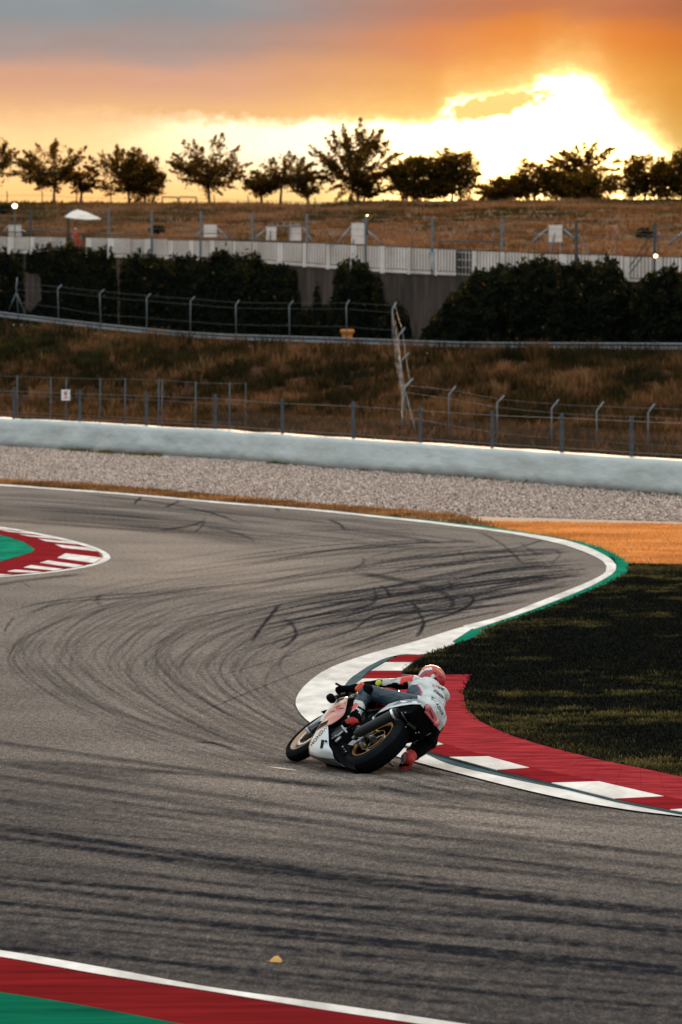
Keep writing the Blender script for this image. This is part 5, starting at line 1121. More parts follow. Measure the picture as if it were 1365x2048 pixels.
def wheel(parent, c, R, w, rimr, m_rim, spokes, disc_r, front):
    rt = empty('front_wheel' if front else 'rear_wheel', c, parent=parent)
    h = w / 2; prof = [(-h * .78, rimr), (-h * .96, rimr + .022), (-h, rimr + (R - rimr) * .42), (-h * .93, rimr + (R - rimr) * .62), (-h * .74, R - .022), (-h * .45, R - .006), (0, R)]
    prof = prof + [(-x, r_) for x, r_ in prof[-2::-1]] + [(h * .5, rimr - .01), (-h * .5, rimr - .01)]
    k_ = MB(); k_.lathe(prof, 96, closed=True); 
    me_ = k_.mesh('tyre'); me_.materials.append(m_tyre); me_.materials.append(m_tyreedge)
    for f_ in me_.polygons:
        x_ = f_.center.x; r_ = math.hypot(f_.center.y, f_.center.z)
        if x_ < -h * .5 and r_ > rimr + (R - rimr) * .35 and r_ < R - .012: f_.material_index = 1
    bm = bmesh.new(); bm.from_mesh(me_); bmesh.ops.recalc_face_normals(bm, faces=bm.faces[:]); bm.to_mesh(me_); bm.free()
    link('tyre', me_, None, rt)
    k_ = MB(); hw = h * .80
    k_.lathe([(-hw, rimr + .003), (-hw - .004, rimr - .006), (-hw + .004, rimr - .016), (-hw * .8, rimr - .022), (-hw * .45, rimr - .045), (hw * .45, rimr - .045), (hw * .8, rimr - .022), (hw, rimr + .003), (hw * .5, rimr - .004), (-hw * .5, rimr - .004)], 96, closed=True)
    me_ = k_.mesh('rim'); me_.materials.append(m_rim); me_.materials.append(m_rim if front else m_black)
    for f_ in me_.polygons:
        if f_.center.x > -hw * .78: f_.material_index = 1
    bm = bmesh.new(); bm.from_mesh(me_); bmesh.ops.recalc_face_normals(bm, faces=bm.faces[:]); bm.to_mesh(me_); bm.free()
    link('rim', me_, None, rt)
    for i in range(spokes):
        for sg in (-1, 1):
            a_ = 2 * math.pi * i / spokes + .35; b_ = a_ + sg * .17; k_ = MB()
            k_.tube([(-.0, .035 * math.cos(a_), .035 * math.sin(a_)), (-.005, rimr * .55 * math.cos(a_ + sg * .05), rimr * .55 * math.sin(a_ + sg * .05)), (-.0, (rimr - .035) * math.cos(b_), (rimr - .035) * math.sin(b_))], [.020, .012, .012], 6); k_.obj('spoke', m_rim if front else m_dark, rt)
    k_ = MB(); k_.tube([(-h * .9, 0, 0), (h * .9, 0, 0)], .034, 20); k_.obj('hub', m_dark, rt)
    for sg in ((-1, 1) if front else (-1,)):
        k_ = MB(); x_ = sg * (h * .62 if front else h * .35); k_.lathe([(x_ - .0025, disc_r), (x_ - .0025, disc_r * .78), (x_ + .0025, disc_r * .78), (x_ + .0025, disc_r)], 48, closed=True); me_ = k_.mesh('brake_disc'); bm = bmesh.new(); bm.from_mesh(me_); bmesh.ops.recalc_face_normals(bm, faces=bm.faces[:]); bm.to_mesh(me_); bm.free(); link('brake_disc', me_, m_disc, rt)
        for j in range(6):
            a_ = j * math.pi / 3; k_ = MB(); k_.tube([(x_, disc_r * .40 * math.cos(a_), disc_r * .40 * math.sin(a_)), (x_, disc_r * .8 * math.cos(a_ + .25), disc_r * .8 * math.sin(a_ + .25))], .008, 5); k_.obj('disc_carrier', m_dark, rt)
    return rt
wr_ = wheel(bike, (0, 0, .32), .320, .195, .222, m_gold, 3, .11, False)
wf_ = wheel(bike, (0, 1.40, .30), .300, .125, .222, m_bronze, 3, .155, True); wf_.rotation_euler = (0, 0, math.radians(-3))
# extra bright lip on the rear wheel's left rim
k_ = MB()
for rad_, x_ in ((.219, -.082), ): 
    k_.tube([(x_, rad_ * math.cos(a_), rad_ * math.sin(a_)) for a_ in np.linspace(0, 2 * math.pi, 65)], .005, 6, cap=False)
k_.obj('rim_lip', m_gold, wr_)
k_ = MB(); k_.tube([(-.068, .125 * math.cos(a_), .125 * math.sin(a_)) for a_ in np.linspace(0, 2 * math.pi, 49)], .004, 6, cap=False); k_.tube([(-.068, .132, .02), (-.082, .2, .06)], .006, 5); k_.obj('sprocket', m_gold, wr_)
# swingarm, axle, chain
def part(name, mat, fn, parent=bike):
    k_ = MB(); fn(k_); return k_.obj(name, mat, parent)
def sw(k):
    for sg in (-1, 1):
        k.tube([(sg * .112, -.03, .32), (sg * .118, .18, .345), (sg * .10, .42, .40), (sg * .08, .52, .42)], [.026, .032, .040, .040], 8)
    k.tube([(-.10, .46, .41), (.10, .46, .41)], .035, 8)
part('swingarm', m_alu, sw)
part('rear_axle', m_alu, lambda k: (k.tube([(-.145, 0, .32), (.145, 0, .32)], .018, 12), k.tube([(-.155, 0, .32), (-.140, 0, .32)], .030, 6)))
part('chain', material('gold_chain', (.45, .30, .10), .5, .7), lambda k: (k.tube([(-.085, .0, .41), (-.085, .3, .45), (-.085, .55, .46)], .008, 5), k.tube([(-.085, .0, .23), (-.085, .3, .34), (-.085, .55, .38)], .008, 5)))
part('rear_caliper', m_alu, lambda k: k.box((-.075, .10, .25), (.04, .10, .05), Matrix.Rotation(.5, 3, 'X')))
part('chain_guard', m_alu, lambda k: (k.box((-.135, .17, .30), (.008, .15, .06), Matrix.Rotation(.2, 3, 'X')), k.box((-.13, .28, .36), (.03, .10, .03), Matrix.Rotation(.3, 3, 'X'))))
part('rear_hugger', m_black, lambda k: k.add([(sx_, .34 * math.cos(a_) * 1.0, .32 + .34 * math.sin(a_)) for a_ in np.linspace(.5, 2.1, 9) for sx_ in (-.09, .09)] + [(sx_, .332 * math.cos(a_), .32 + .332 * math.sin(a_)) for a_ in np.linspace(.5, 2.1, 9) for sx_ in (-.09, .09)], [(2 * i, 2 * i + 1, 2 * i + 3, 2 * i + 2) for i in range(8)] + [(18 + 2 * i, 20 + 2 * i, 21 + 2 * i, 19 + 2 * i) for i in range(8)] + [(2 * i, 2 * i + 2, 20 + 2 * i, 18 + 2 * i) for i in range(8)] + [(2 * i + 1, 19 + 2 * i, 21 + 2 * i, 2 * i + 3) for i in range(8)], smooth=True))
# engine and frame
def eng(k):
    k.box((0, .62, .36), (.30, .34, .26)); k.box((0, .80, .50), (.26, .22, .30), Matrix.Rotation(-.3, 3, 'X')); k.box((0, .50, .55), (.22, .20, .18)); k.tube([(-.19, .58, .33), (.19, .58, .33)], .075, 18); k.tube([(-.18, .72, .30), (.18, .72, .30)], .055, 16)
part('engine', m_dark, eng)
def frm(k):
    for sg in (-1, 1):
        k.tube([(sg * .06, 1.16, .80), (sg * .15, .95, .74), (sg * .155, .62, .62), (sg * .13, .42, .48), (sg * .12, .42, .34)], [.03, .035, .038, .035, .03], 8)
        k.tube([(sg * .13, .50, .58), (sg * .10, .15, .72), (sg * .09, -.22, .76)], .014, 6)
part('frame', m_dark, frm)
part('radiator', m_black, lambda k: k.box((0, 1.0, .48), (.32, .03, .34), Matrix.Rotation(-.25, 3, 'X')))
part('exhaust_headers', m_dark, lambda k: [k.tube([(x_, .92, .55), (x_, 1.0, .38), (x_ * .8, .88, .16), (x_ * .5, .55, .10)], .022, 8) for x_ in (-.12, -.04, .04, .12)])
# tank, seat
def tank(k):
    rowsk = []
    for y_, hw, zt, zb in ((.32, .10, .84, .70), (.42, .14, .93, .70), (.60, .17, .98, .68), (.80, .175, .98, .70), (.92, .14, .92, .72), (.98, .08, .86, .76)):
        rowsk.append([(hw * math.cos(a_) , y_, zb + (zt - zb) * max(0, math.sin(a_)) ** .7) for a_ in np.linspace(0, math.pi, 13)])
    n = 13; vs = [p for r_ in rowsk for p in r_]; k.add(vs, [(i * n + j, i * n + j + 1, (i + 1) * n + j + 1, (i + 1) * n + j) for i in range(5) for j in range(12)] + [tuple(range(13)), tuple(range(5 * 13 + 12, 5 * 13 - 1, -1))], smooth=True)
part('fuel_tank', m_bred, tank)
part('seat', m_black, lambda k: (k.box((0, .20, .755), (.22, .30, .05)), k.box((0, .04, .80), (.20, .05, .10), Matrix.Rotation(-.4, 3, 'X'))))
# exhaust can high on the left
eA = LX(716, 1467, -.20); eB = LX(797, 1424, -.165)
ax = (eB - eA) / np.linalg.norm(eB - eA)
part('exhaust_can', material('black_can', (.008, .011, .013), .45, .0, spec=.3), lambda k: k.tube([eA - ax * .03, eA, eA + ax * .02, eB - ax * .02, eB], [.026, .038, .046, .047, .040], 24))
def ring(name, c, r_, wd, mat, a0=0, a1=2 * math.pi):
    z_ = np.array([0, 0, 1.]); x_ = np.cross(ax, z_); x_ /= np.linalg.norm(x_); y_ = np.cross(x_, ax); k_ = MB()
    n = 33; P_ = []
    for a_ in np.linspace(a0, a1, n):
        d_ = x_ * math.cos(a_) + y_ * math.sin(a_)
        P_ += [c - ax * wd / 2 + d_ * r_, c + ax * wd / 2 + d_ * r_, c + ax * wd / 2 + d_ * (r_ + .004), c - ax * wd / 2 + d_ * (r_ + .004)]
    k_.add(P_, [(4 * i + j, 4 * i + (j + 1) % 4, 4 * i + 4 + (j + 1) % 4, 4 * i + 4 + j) for i in range(n - 1) for j in range(4)], smooth=False); return k_.obj(name, mat, bike)
ring('can_strap', LX(753, 1443, -.18), .049, .018, m_alu)
ring('can_end_ring', eB - ax * .045, .050, .022, material('polished_metal', (.75, .78, .80), .3, .8))
part('can_outlet', m_black, lambda k: k.tube([eB - ax * .01, eB + ax * .012], .034, 20))
# silver up-and-over outlet pipe by the undertray

# fairing: left side drawn as a lofted sheet with thickness, right side its mirror image
def lofts(rows_, n=5):
    """rows of (px, py, x): smooth sheet through the points"""
    G_ = np.array([[LX(*p_) for p_ in r_] for r_ in rows_])
    def up(Gx):
        Q_ = np.concatenate([[2 * Gx[0] - Gx[1]], Gx, [2 * Gx[-1] - Gx[-2]]]); o_ = []
        for i in range(1, len(Q_) - 2):
            for t_ in np.linspace(0, 1, n, endpoint=False):
                p0, p1, p2, p3 = Q_[i - 1], Q_[i], Q_[i + 1], Q_[i + 2]; o_.append(.5 * (2 * p1 + (-p0 + p2) * t_ + (2 * p0 - 5 * p1 + 4 * p2 - p3) * t_ ** 2 + (-p0 + 3 * p1 - 3 * p2 + p3) * t_ ** 3))
        o_.append(Gx[-1]); return np.array(o_)
    G_ = up(G_); G_ = np.swapaxes(up(np.swapaxes(G_, 0, 1)), 0, 1); return G_
def sheet(name, G_, mats, fn=None, th=.007, mirror=False, parent=bike):
    G2 = G_.copy()
    if mirror: G2 = G2 * np.array([-1, 1, 1])
    r_, c_ = G2.shape[:2]; inn = G2 + np.array([th if not mirror else -th, 0, 0]); V = np.concatenate([G2.reshape(-1, 3), inn.reshape(-1, 3)]); k_ = r_ * c_; Q = []; mi = []
    for i in range(r_ - 1):
        for j in range(c_ - 1):
            a_ = i * c_ + j; f_ = (a_, a_ + 1, a_ + c_ + 1, a_ + c_); g_ = tuple(x_ + k_ for x_ in f_[::-1])
            idx = fn((i + .5) / (r_ - 1), (j + .5) / (c_ - 1)) if fn else 0
            Q += [f_, g_]; mi += [idx, idx]
    def edge(lst):
        for a_, b_ in zip(lst[:-1], lst[1:]): Q.append((a_, b_, b_ + k_, a_ + k_)); mi.append(0)
    edge(list(range(c_))); edge([(r_ - 1) * c_ + j for j in range(c_)][::-1]); edge([i * c_ for i in range(r_)][::-1]); edge([i * c_ + c_ - 1 for i in range(r_)])
    me_ = bpy.data.meshes.new(name); me_.from_pydata([tuple(v_) for v_ in V], [], Q)
    for m_ in mats: me_.materials.append(m_)
    me_.polygons.foreach_set('material_index', mi); me_.polygons.foreach_set('use_smooth', [True] * len(mi))
    bm = bmesh.new(); bm.from_mesh(me_); bmesh.ops.recalc_face_normals(bm, faces=bm.faces[:]); bm.to_mesh(me_); bm.free()
    return link(name, me_, None, parent)
LOW = [[(621, 1511.5, -.08), (642, 1522, -.07), (663, 1528.5, -.06), (690, 1533.5, -.05)],
       [(618.5, 1508, -.13), (634, 1513, -.15), (650, 1516, -.15), (669, 1517, -.14)],
       [(618, 1496, -.16), (631, 1499, -.19), (647, 1501, -.21), (664, 1501.5, -.20)],
       [(621, 1484, -.165), (632, 1486, -.20), (645, 1488, -.225), (658, 1490, -.22)],
       [(626, 1473, -.16), (635, 1472, -.20), (646, 1472, -.235), (657, 1472, -.24)],
       [(633, 1461, -.155), (641, 1458, -.20), (648, 1455, -.235), (656, 1452, -.245)]]
gl = lofts(LOW, 6)
low_fn = lambda v_, u_: 1 if v_ < .19 else (2 if u_ < .035 else 0)  # lowest band of the panel mottled dark grey
fl = sheet('lower_fairing', gl, [m_bwhite, m_belly, m_bred], low_fn)
sheet('lower_fairing', gl, [m_bwhite, m_belly, m_bred], low_fn, mirror=True)
UPR = [[(631, 1464, -.145), (641, 1458, -.20), (652, 1452, -.24), (664, 1447, -.25)],
       [(638, 1452, -.145), (650, 1446, -.20), (664, 1440, -.24), (680, 1436, -.25)],
       [(647, 1437, -.145), (659, 1431, -.20), (673, 1427, -.24), (689, 1425, -.25)],
       [(657, 1422, -.145), (667, 1417, -.19), (680, 1413, -.23), (693, 1410, -.24)],
       [(667, 1409, -.13), (675, 1404, -.17), (684, 1399, -.20), (695, 1396, -.21)],
       [(676, 1398, -.12), (681, 1396, -.15), (688, 1394, -.18), (696, 1393, -.19)]]
gu = lofts(UPR, 7)
def up_fn(v_, u_):
    s_ = v_ - .06 * (u_ - .5)
    if u_ < .04: return 1
    if .06 < s_ < .27 and u_ < .62 - (s_ - .06) * .8: return 3
    if s_ < .06: return 1
    if s_ < .33: return 2 if u_ > .4 else 0
    if s_ < .42: return 1
    if s_ < .50: return 2
    if s_ < .52: return 3 if .3 < u_ < .9 else 2
    if s_ < .66: return 2
    if s_ < .76: return 0
    if .77 < s_ < .97 and .18 < u_ < .80: return 3
    return 0
sheet('upper_fairing', gu, [m_cream, m_bred, m_salmon, m_black], up_fn)
sheet('upper_fairing', gu, [m_cream, m_bred, m_salmon, m_black], up_fn, mirror=True)
# nose joining both sides
nose = []
for i in range(int(len(gu) * .35), len(gu)):
    p_ = gu[i, 0]; nose.append([(p_[0] * math.cos(a_), p_[1] + .16 * math.sin(a_) , p_[2] - .02 * math.sin(a_)) for a_ in np.linspace(0, math.pi, 15)])
nose = np.array(nose); me_ = grid_mesh(nose, 'nose'); me_.materials.append(m_bwhite); link('nose', me_, None, bike)
p_ = gu[len(gu) * 5 // 8, 0]
part('headlight', m_glass, lambda k: k.tube([(0, p_[1] + .12, p_[2] - .01), (0, p_[1] + .175, p_[2] - .02)], [.07, .05], 20))
# windscreen bubble with pale rim
WS = []
zb_, yb_ = gu[-1, 0][2], gu[-1, 0][1]
l0 = LX(675, 1396, -.13); l1 = LX(683, 1393, -.17); top_ = LX(671.5, 1383, -.12)
for t_ in np.linspace(0, 1, 9):
    hw = .145 * (1 - t_ ** 2 * .45); y_ = l0[1] + .06 - .30 * t_ ** 1.3; z_ = l0[2] + .17 * t_
    WS.append([(-hw * math.cos(a_), y_ + .12 * math.sin(a_) * (1 - .4 * t_), z_ + .0 * math.sin(a_)) for a_ in np.linspace(0, math.pi, 17)])
WS = np.array(WS); me_ = grid_mesh(WS, 'windscreen'); me_.materials.append(m_glass); ws = link('windscreen', me_, None, bike)
part('screen_rim', m_bwhite, lambda k: k.tube([tuple(q_) for q_ in ([*WS[:, 0][::1]] + [*WS[-1, 1:]] + [*WS[::-1, -1]])], .005, 5))
# cockpit, bars, lever, mirror
part('handlebar', m_black, lambda k: (k.tube([LY(690, 1378, 1.02), LY(712, 1384, 1.06), (0, 1.10, .84)], .016, 8), k.tube([(0, 1.10, .84), (.16, 1.08, .82), (.28, .98, .80)], .016, 8)))
part('clutch_lever', m_black, lambda k: k.tube([LY(672, 1367, 1.12), LY(680, 1371, 1.12), LY(692, 1376, 1.08)], [.011, .010, .010], 7))
part('instruments', m_black, lambda k: (k.box((0, 1.16, .83), (.20, .06, .09), Matrix.Rotation(-.5, 3, 'X')), k.tube([(-.09, 1.10, .84), (-.09, 1.02, .92)], .028, 12)))
part('clip_on_clamp', m_alu, lambda k: k.tube([LY(704, 1391, 1.0), LY(708, 1397, 1.0)], .026, 12))
mc = LY(663, 1397, 1.16)
def mir(k):
    ks = []
    for x_, r_ in ((-.045, .0), (-.043, .030), (-.03, .044), (0, .050), (.03, .042), (.045, .02), (.047, 0)): ks.append((x_, r_))
    b0 = len(k.v); k.lathe(ks, 20); k.v[b0:] = [(v_[0] * 1.0 + mc[0], v_[1] * .9 + mc[1], v_[2] * .8 + mc[2]) for v_ in k.v[b0:]]
part('mirror', m_black, mir)
part('mirror_arm', m_black, lambda k: k.tube([mc, LX(676, 1397, -.14)], .010, 6))
# forks and front mudguard
def fork(k):
    for sg in (-1, 1): k.tube([(sg * .085, 1.415, .30), (sg * .085, 1.36, .42), (sg * .085, 1.28, .60)], [.026, .028, .028], 12)
part('fork_leg', m_alu, fork)
part('fork_tube', m_dark, lambda k: [k.tube([(sg * .085, 1.28, .60), (sg * .085, 1.16, .86)], .022, 10) for sg in (-1, 1)])
part('front_caliper', m_dark, lambda k: [k.box((sg * .07, 1.31, .36), (.05, .07, .11), Matrix.Rotation(.3, 3, 'X')) for sg in (-1, 1)])
part('front_axle', m_alu, lambda k: k.tube([(-.11, 1.40, .30), (.11, 1.40, .30)], .016, 12))
def mg(k):
    A_ = np.linspace(1.0, 2.7, 12); P_ = []
    for a_ in A_:
        for b_ in np.linspace(-1, 1, 7): P_.append((.075 * b_, 1.40 + (.322 - .02 * b_ * b_) * math.cos(a_) , .30 + (.322 - .02 * b_ * b_) * math.sin(a_)))
    k.add(P_, [(i * 7 + j, i * 7 + j + 1, (i + 1) * 7 + j + 1, (i + 1) * 7 + j) for i in range(11) for j in range(6)], smooth=True)
part('front_mudguard', m_black, mg)
# belly interior and dark lower bodywork behind the white panel
part('belly_pan', m_black, lambda k: (k.box((0, .50, .13), (.20, .66, .12)), k.add([LX(657, 1492, -.17), LX(664, 1498, -.16), LX(668, 1514, -.12), LX(690, 1533, -.05), LX(712, 1540, -.03), LX(700, 1500, -.10), LX(680, 1470, -.15), LX(662, 1462, -.19)] + [tuple(np.array(LX(*q_)) + (.05, 0, 0)) for q_ in ((657, 1492, -.17), (664, 1498, -.16), (668, 1514, -.12), (690, 1533, -.05), (712, 1540, -.03), (700, 1500, -.10), (680, 1470, -.15), (662, 1462, -.19))], [tuple(range(8)), tuple(range(15, 7, -1))] + [(i, i + 8, (i + 1) % 8 + 8, (i + 1) % 8) for i in range(8)])))
part('panel_slot', m_black, lambda k: k.add([LX(643.2, 1479, -.238), LX(648, 1479.5, -.243), LX(645, 1496.5, -.222), LX(640.5, 1496, -.218)] + [tuple(np.array(LX(*q_)) + (.012, 0, 0)) for q_ in ((643.2, 1479, -.238), (648, 1479.5, -.243), (645, 1496.5, -.222), (640.5, 1496, -.218))], [(0, 1, 2, 3), (7, 6, 5, 4), (0, 4, 5, 1), (1, 5, 6, 2), (2, 6, 7, 3), (3, 7, 4, 0)]))
part('fastener', m_black, lambda k: k.tube([LX(652, 1482, -.245), LX(652.2, 1482, -.23)], .010, 8))
# gear pedal, heel plate, footpegs
part('heel_plate', m_dark, lambda k: (k.box(tuple(LX(676, 1466, -.19)), (.012, .16, .13), Matrix.Rotation(.3, 3, 'X')),))
part('gear_pedal', m_alu, lambda k: (k.tube([LX(684, 1452, -.24), LX(694, 1465, -.22)], .010, 6), k.tube([LX(664, 1478, -.22), LX(678, 1470, -.22), LX(694, 1456, -.22)], .008, 6), k.tube([LX(672, 1484, -.2), LX(682, 1474, -.2)], .014, 6)))
part('left_footpeg', m_alu, lambda k: k.tube([(-.17, .36, .37), (-.27, .36, .38)], .012, 8))
part('right_footpeg', m_alu, lambda k: k.tube([(.17, .30, .37), (.34, .28, .40)], .012, 8))
part('bracket', m_alu, lambda k: (k.tube([LX(706, 1478, -.12), LX(722, 1462, -.12), LX(736, 1452, -.12)], [.020, .016, .010], 6), k.tube([LX(712, 1486, -.12), LX(728, 1474, -.12)], .016, 6), k.box(tuple(LX(706, 1486, -.13)), (.01, .10, .06))))
part('bolt', m_alu, lambda k: [k.tube([LX(a_, b_, x_), LX(a_ + .3, b_, x_ + .02)], r_, 8) for a_, b_, x_, r_ in ((686, 1494, -.14, .010), (692, 1503, -.13, .008), (689, 1499, -.13, .006), (672, 1472, -.2, .009), (735, 1508, -.06, .02))])
# tail unit
m_tailw = material('tail_white', (.60, .66, .66), .28, coat=.5)
TS = [(.36, .10, .685, .52, 0), (.25, .135, .725, .585, 0), (.12, .137, .775, .66, 0), (-.04, .136, .815, .71, 1), (-.20, .136, .825, .743, 1), (-.36, .134, .800, .757, 1)]
V_ = []
def tail(k):
    n = 0; rowsk = []
    for y_, hw, zt, zb, _ in TS:
        rowsk.append([(-hw, y_, zb), (-hw - .004, y_, zb + (zt - zb) * .22), (-hw * .95, y_, zt - .008), (-hw * .5, y_, zt + .008), (0, y_, zt + .014), (hw * .5, y_, zt + .008), (hw * .86, y_, zt - .008), (hw + .004, y_, zb + (zt - zb) * .5), (hw, y_, zb)])
    n = 9; vs = [p for r_ in rowsk for p in r_]; k.add(vs, [(i * n + j, (i + 1) * n + j, (i + 1) * n + j + 1, i * n + j + 1) for i in range(5) for j in range(8)], smooth=False)
    i0 = 5 * n; k.add([vs[i0 + j] for j in range(9)], [tuple(range(9))])
tl = part('tail_cowl', m_tailw, tail)
tl.data.materials.append(m_bred); tl.data.materials.append(material('number_plate_grey', (.10, .13, .16), .4))
for f_ in tl.data.polygons:
    i_, j_ = divmod(f_.index, 8); c = f_.center
    if f_.index >= 40: continue
    if j_ in (1, 6) and i_ >= 2: f_.material_index = 2
    if 2 <= j_ <= 5 and i_ >= 3: f_.material_index = 2
    if j_ >= 1 and j_ <= 6 and i_ < 1: f_.material_index = 1
ut = [(-.135, -.345, .780), (.135, -.345, .780), (.19, -.16, .60), (.175, -.02, .50), (.09, .05, .52), (-.09, .05, .52), (-.13, -.02, .60)]
def und(k):
    P0 = [(-.126, -.335, .752), (.126, -.335, .752), (.125, .10, .66), (-.126, .10, .66)]; P1 = [(-.09, -.26, .70), (.17, -.22, .60), (.16, .08, .50), (-.09, .08, .56)]
    k.add(P0 + P1, [(0, 1, 2, 3), (4, 7, 6, 5), (0, 4, 5, 1), (1, 5, 6, 2), (2, 6, 7, 3), (3, 7, 4, 0)])
part('undertray', m_black, und)
part('undertray_bolt', m_alu, lambda k: [k.tube([LY(a_, b_, -.3), LY(a_ + .5, b_ + .3, -.28)], .006, 6) for a_, b_ in ((811, 1425), (812, 1454), (832, 1466), (838, 1465))])
part('undertray_latch', m_dark, lambda k: k.box(tuple(LY(824, 1452, -.27)), (.09, .01, .025), Matrix.Rotation(-.3, 3, 'Y')))
part('cable', m_alu, lambda k: (k.tube([LY(803, 1424, -.3), LY(815, 1444, -.28)], .0025, 4), k.tube([LY(825, 1487, -.15), LY(862, 1466, -.25)], .003, 4)))
# tail light: two round lamps joined by a bar
m_tl = material('red_lens', (.50, .10, .11), .3, coat=.6); m_tlb = material('dark_red_lens', (.10, .012, .012), .3, coat=.6)
ty = -.372
def rnd(k, a_, b_, r_, y0, y1, n=24):
    c0, c1 = LY(a_, b_, y0), LY(a_, b_, y1); c1 = np.array([c0[0], y1, c0[2]]); k.tube([c0, c1], [r_, r_ * 1.02], n)
def plate(k, pts_, y0, y1):
    P_ = [LY(a_, b_, y1) for a_, b_ in pts_]; Q_ = [(p_[0], y0, p_[2]) for p_ in P_]; n = len(P_); k.add([tuple(p_) for p_ in P_] + Q_, [tuple(range(n)), tuple(range(2 * n - 1, n - 1, -1))] + [(i, i + n, (i + 1) % n + n, (i + 1) % n) for i in range(n)])
part('tail_light', m_tl, lambda k: (rnd(k, 854, 1415.5, .026, -.355, -.395), rnd(k, 871.5, 1447, .026, -.355, -.395), plate(k, [(855, 1408), (862, 1412), (875, 1436), (874.5, 1444), (868, 1445), (851.5, 1425)], -.36, -.385)))
part('tail_light_bezel', m_black, lambda k: (rnd(k, 852.8, 1417, .030, -.352, -.372), rnd(k, 870.3, 1448.5, .030, -.352, -.372)))
part('tail_light_slot', m_tlb, lambda k: plate(k, [(858, 1420), (860.5, 1418), (869, 1435), (866.5, 1438)], -.37, -.392))
# ------------------------------------------------------------------ rider
PX = lambda px, py, y: LY(px, py, y)
J = dict(pelvis=np.array([.13, .10, .92]), neck=PX(853, 1377, .50), head=PX(863, 1358, .66),
         shL=PX(831, 1366, .52), shR=PX(883, 1390, .46), elL=PX(758, 1369, .76), haL=PX(697, 1377, 1.00),
         hipL=np.array([.02, .12, .87]), knL=PX(733, 1383, .56), anL=PX(711, 1430, .32), toL=PX(688, 1448, .50), heL=PX(716, 1441, .26),
         hipR=np.array([.22, .10, .93]), knR=PX(856, 1480, .48), anR=PX(816, 1517, .20), toR=PX(808, 1540, .26))
J['elR'] = np.array([.44, .74, 1.02]); J['haR'] = np.array([.29, 1.0, .83])
J['mid'] = (J['pelvis'] + J['neck']) / 2 + np.array([.01, -.02, .03])
rider = empty('person', OB, 'rider in white, red and dark blue leathers hanging off the right side of the motorcycle', 'person'); rider.rotation_euler = RMm.to_euler()
k_ = MB(); SEG = []
def cap(a_, b_, r0, r1, lab, n=14, m=5):
    a_, b_ = np.array(a_, float), np.array(b_, float); d_ = b_ - a_; L_ = np.linalg.norm(d_); t_ = d_ / L_; P_ = []; R_ = []
    for q_ in np.linspace(-math.pi / 2, 0, m): P_.append(a_ + t_ * r0 * math.sin(q_)); R_.append(max(r0 * math.cos(q_), r0 * .08))
    for q_ in np.linspace(0, math.pi / 2, m): P_.append(b_ + t_ * r1 * math.sin(q_)); R_.append(max(r1 * math.cos(q_), r1 * .08))
    k_.tube(P_, R_, n); SEG.append((a_, b_, r0, r1, lab))
def ell(c, axx, rad, lab):
    c = np.array(c); A_ = np.array(axx); n, m = 20, 12; vs = []; fs = []
    for i in range(m + 1):
        for j in range(n):
            th_ = math.pi * i / m * .999 + .0005; ph = 2 * math.pi * j / n; u_ = np.array([math.sin(th_) * math.cos(ph) * rad[0], math.sin(th_) * math.sin(ph) * rad[1], math.cos(th_) * rad[2]]); vs.append(c + u_ @ A_)
    for i in range(m):
        for j in range(n): fs.append((i * n + j, (i + 1) * n + j, (i + 1) * n + (j + 1) % n, i * n + (j + 1) % n))
    fs.append(tuple(range(n))); fs.append(tuple(m * n + j for j in range(n))[::-1]); k_.add(vs, fs); SEG.append((c, c + 1e-3, min(rad) * 1.1, min(rad) * 1.1, lab))
nrm = lambda v_: v_ / np.linalg.norm(v_)
sp = nrm(J['neck'] - J['pelvis']); rg = nrm((J['shR'] - J['shL']) - sp * np.dot(J['shR'] - J['shL'], sp)); nb = np.cross(rg, sp)
bk = -nb if np.dot(nb, np.array([0, -1, 1])) < 0 else nb        # out of the back
AX = (rg, bk, sp)
chest = J['pelvis'] + (J['neck'] - J['pelvis']) * .68 - bk * .01; waist = J['pelvis'] + (J['neck'] - J['pelvis']) * .34
ell(chest, AX, (.185, .125, .20), 'torso'); ell(waist, AX, (.155, .11, .18), 'torso'); ell(J['pelvis'], AX, (.165, .125, .13), 'pelvis')
ell(J['pelvis'] + (J['neck'] - J['pelvis']) * .86 + bk * .05, AX, (.12, .07, .14), 'torso')
cap(J['shL'], J['shR'], .070, .075, 'torso'); cap(J['neck'] - sp * .05, J['head'], .065, .06, 'neck')
cap(J['shL'], J['elL'], .066, .048, 'armL'); cap(J['elL'], J['haL'], .048, .032, 'foreL')
cap(J['shR'], J['elR'], .066, .048, 'armR'); cap(J['elR'], J['haR'], .048, .032, 'foreR')
cap(J['hipL'], J['knL'], .098, .066, 'thighL'); cap(J['knL'], J['knL'] * .45 + J['anL'] * .55, .064, .062, 'shinL'); cap(J['knL'] * .5 + J['anL'] * .5, J['anL'], .060, .044, 'bootL')
cap(J['anL'], J['heL'], .042, .036, 'footL'); cap(J['anL'] * .6 + J['heL'] * .4, J['toL'], .044, .034, 'footL'); cap(J['heL'], J['toL'], .034, .030, 'footL')
cap(J['hipR'], J['knR'], .105, .075, 'thighR'); cap(J['knR'], J['anR'], .095, .062, 'shinR'); cap(J['anR'], J['toR'], .056, .050, 'footR')
cap((J['knR'] + J['anR']) / 2, J['anR'], .070, .060, 'bootR')
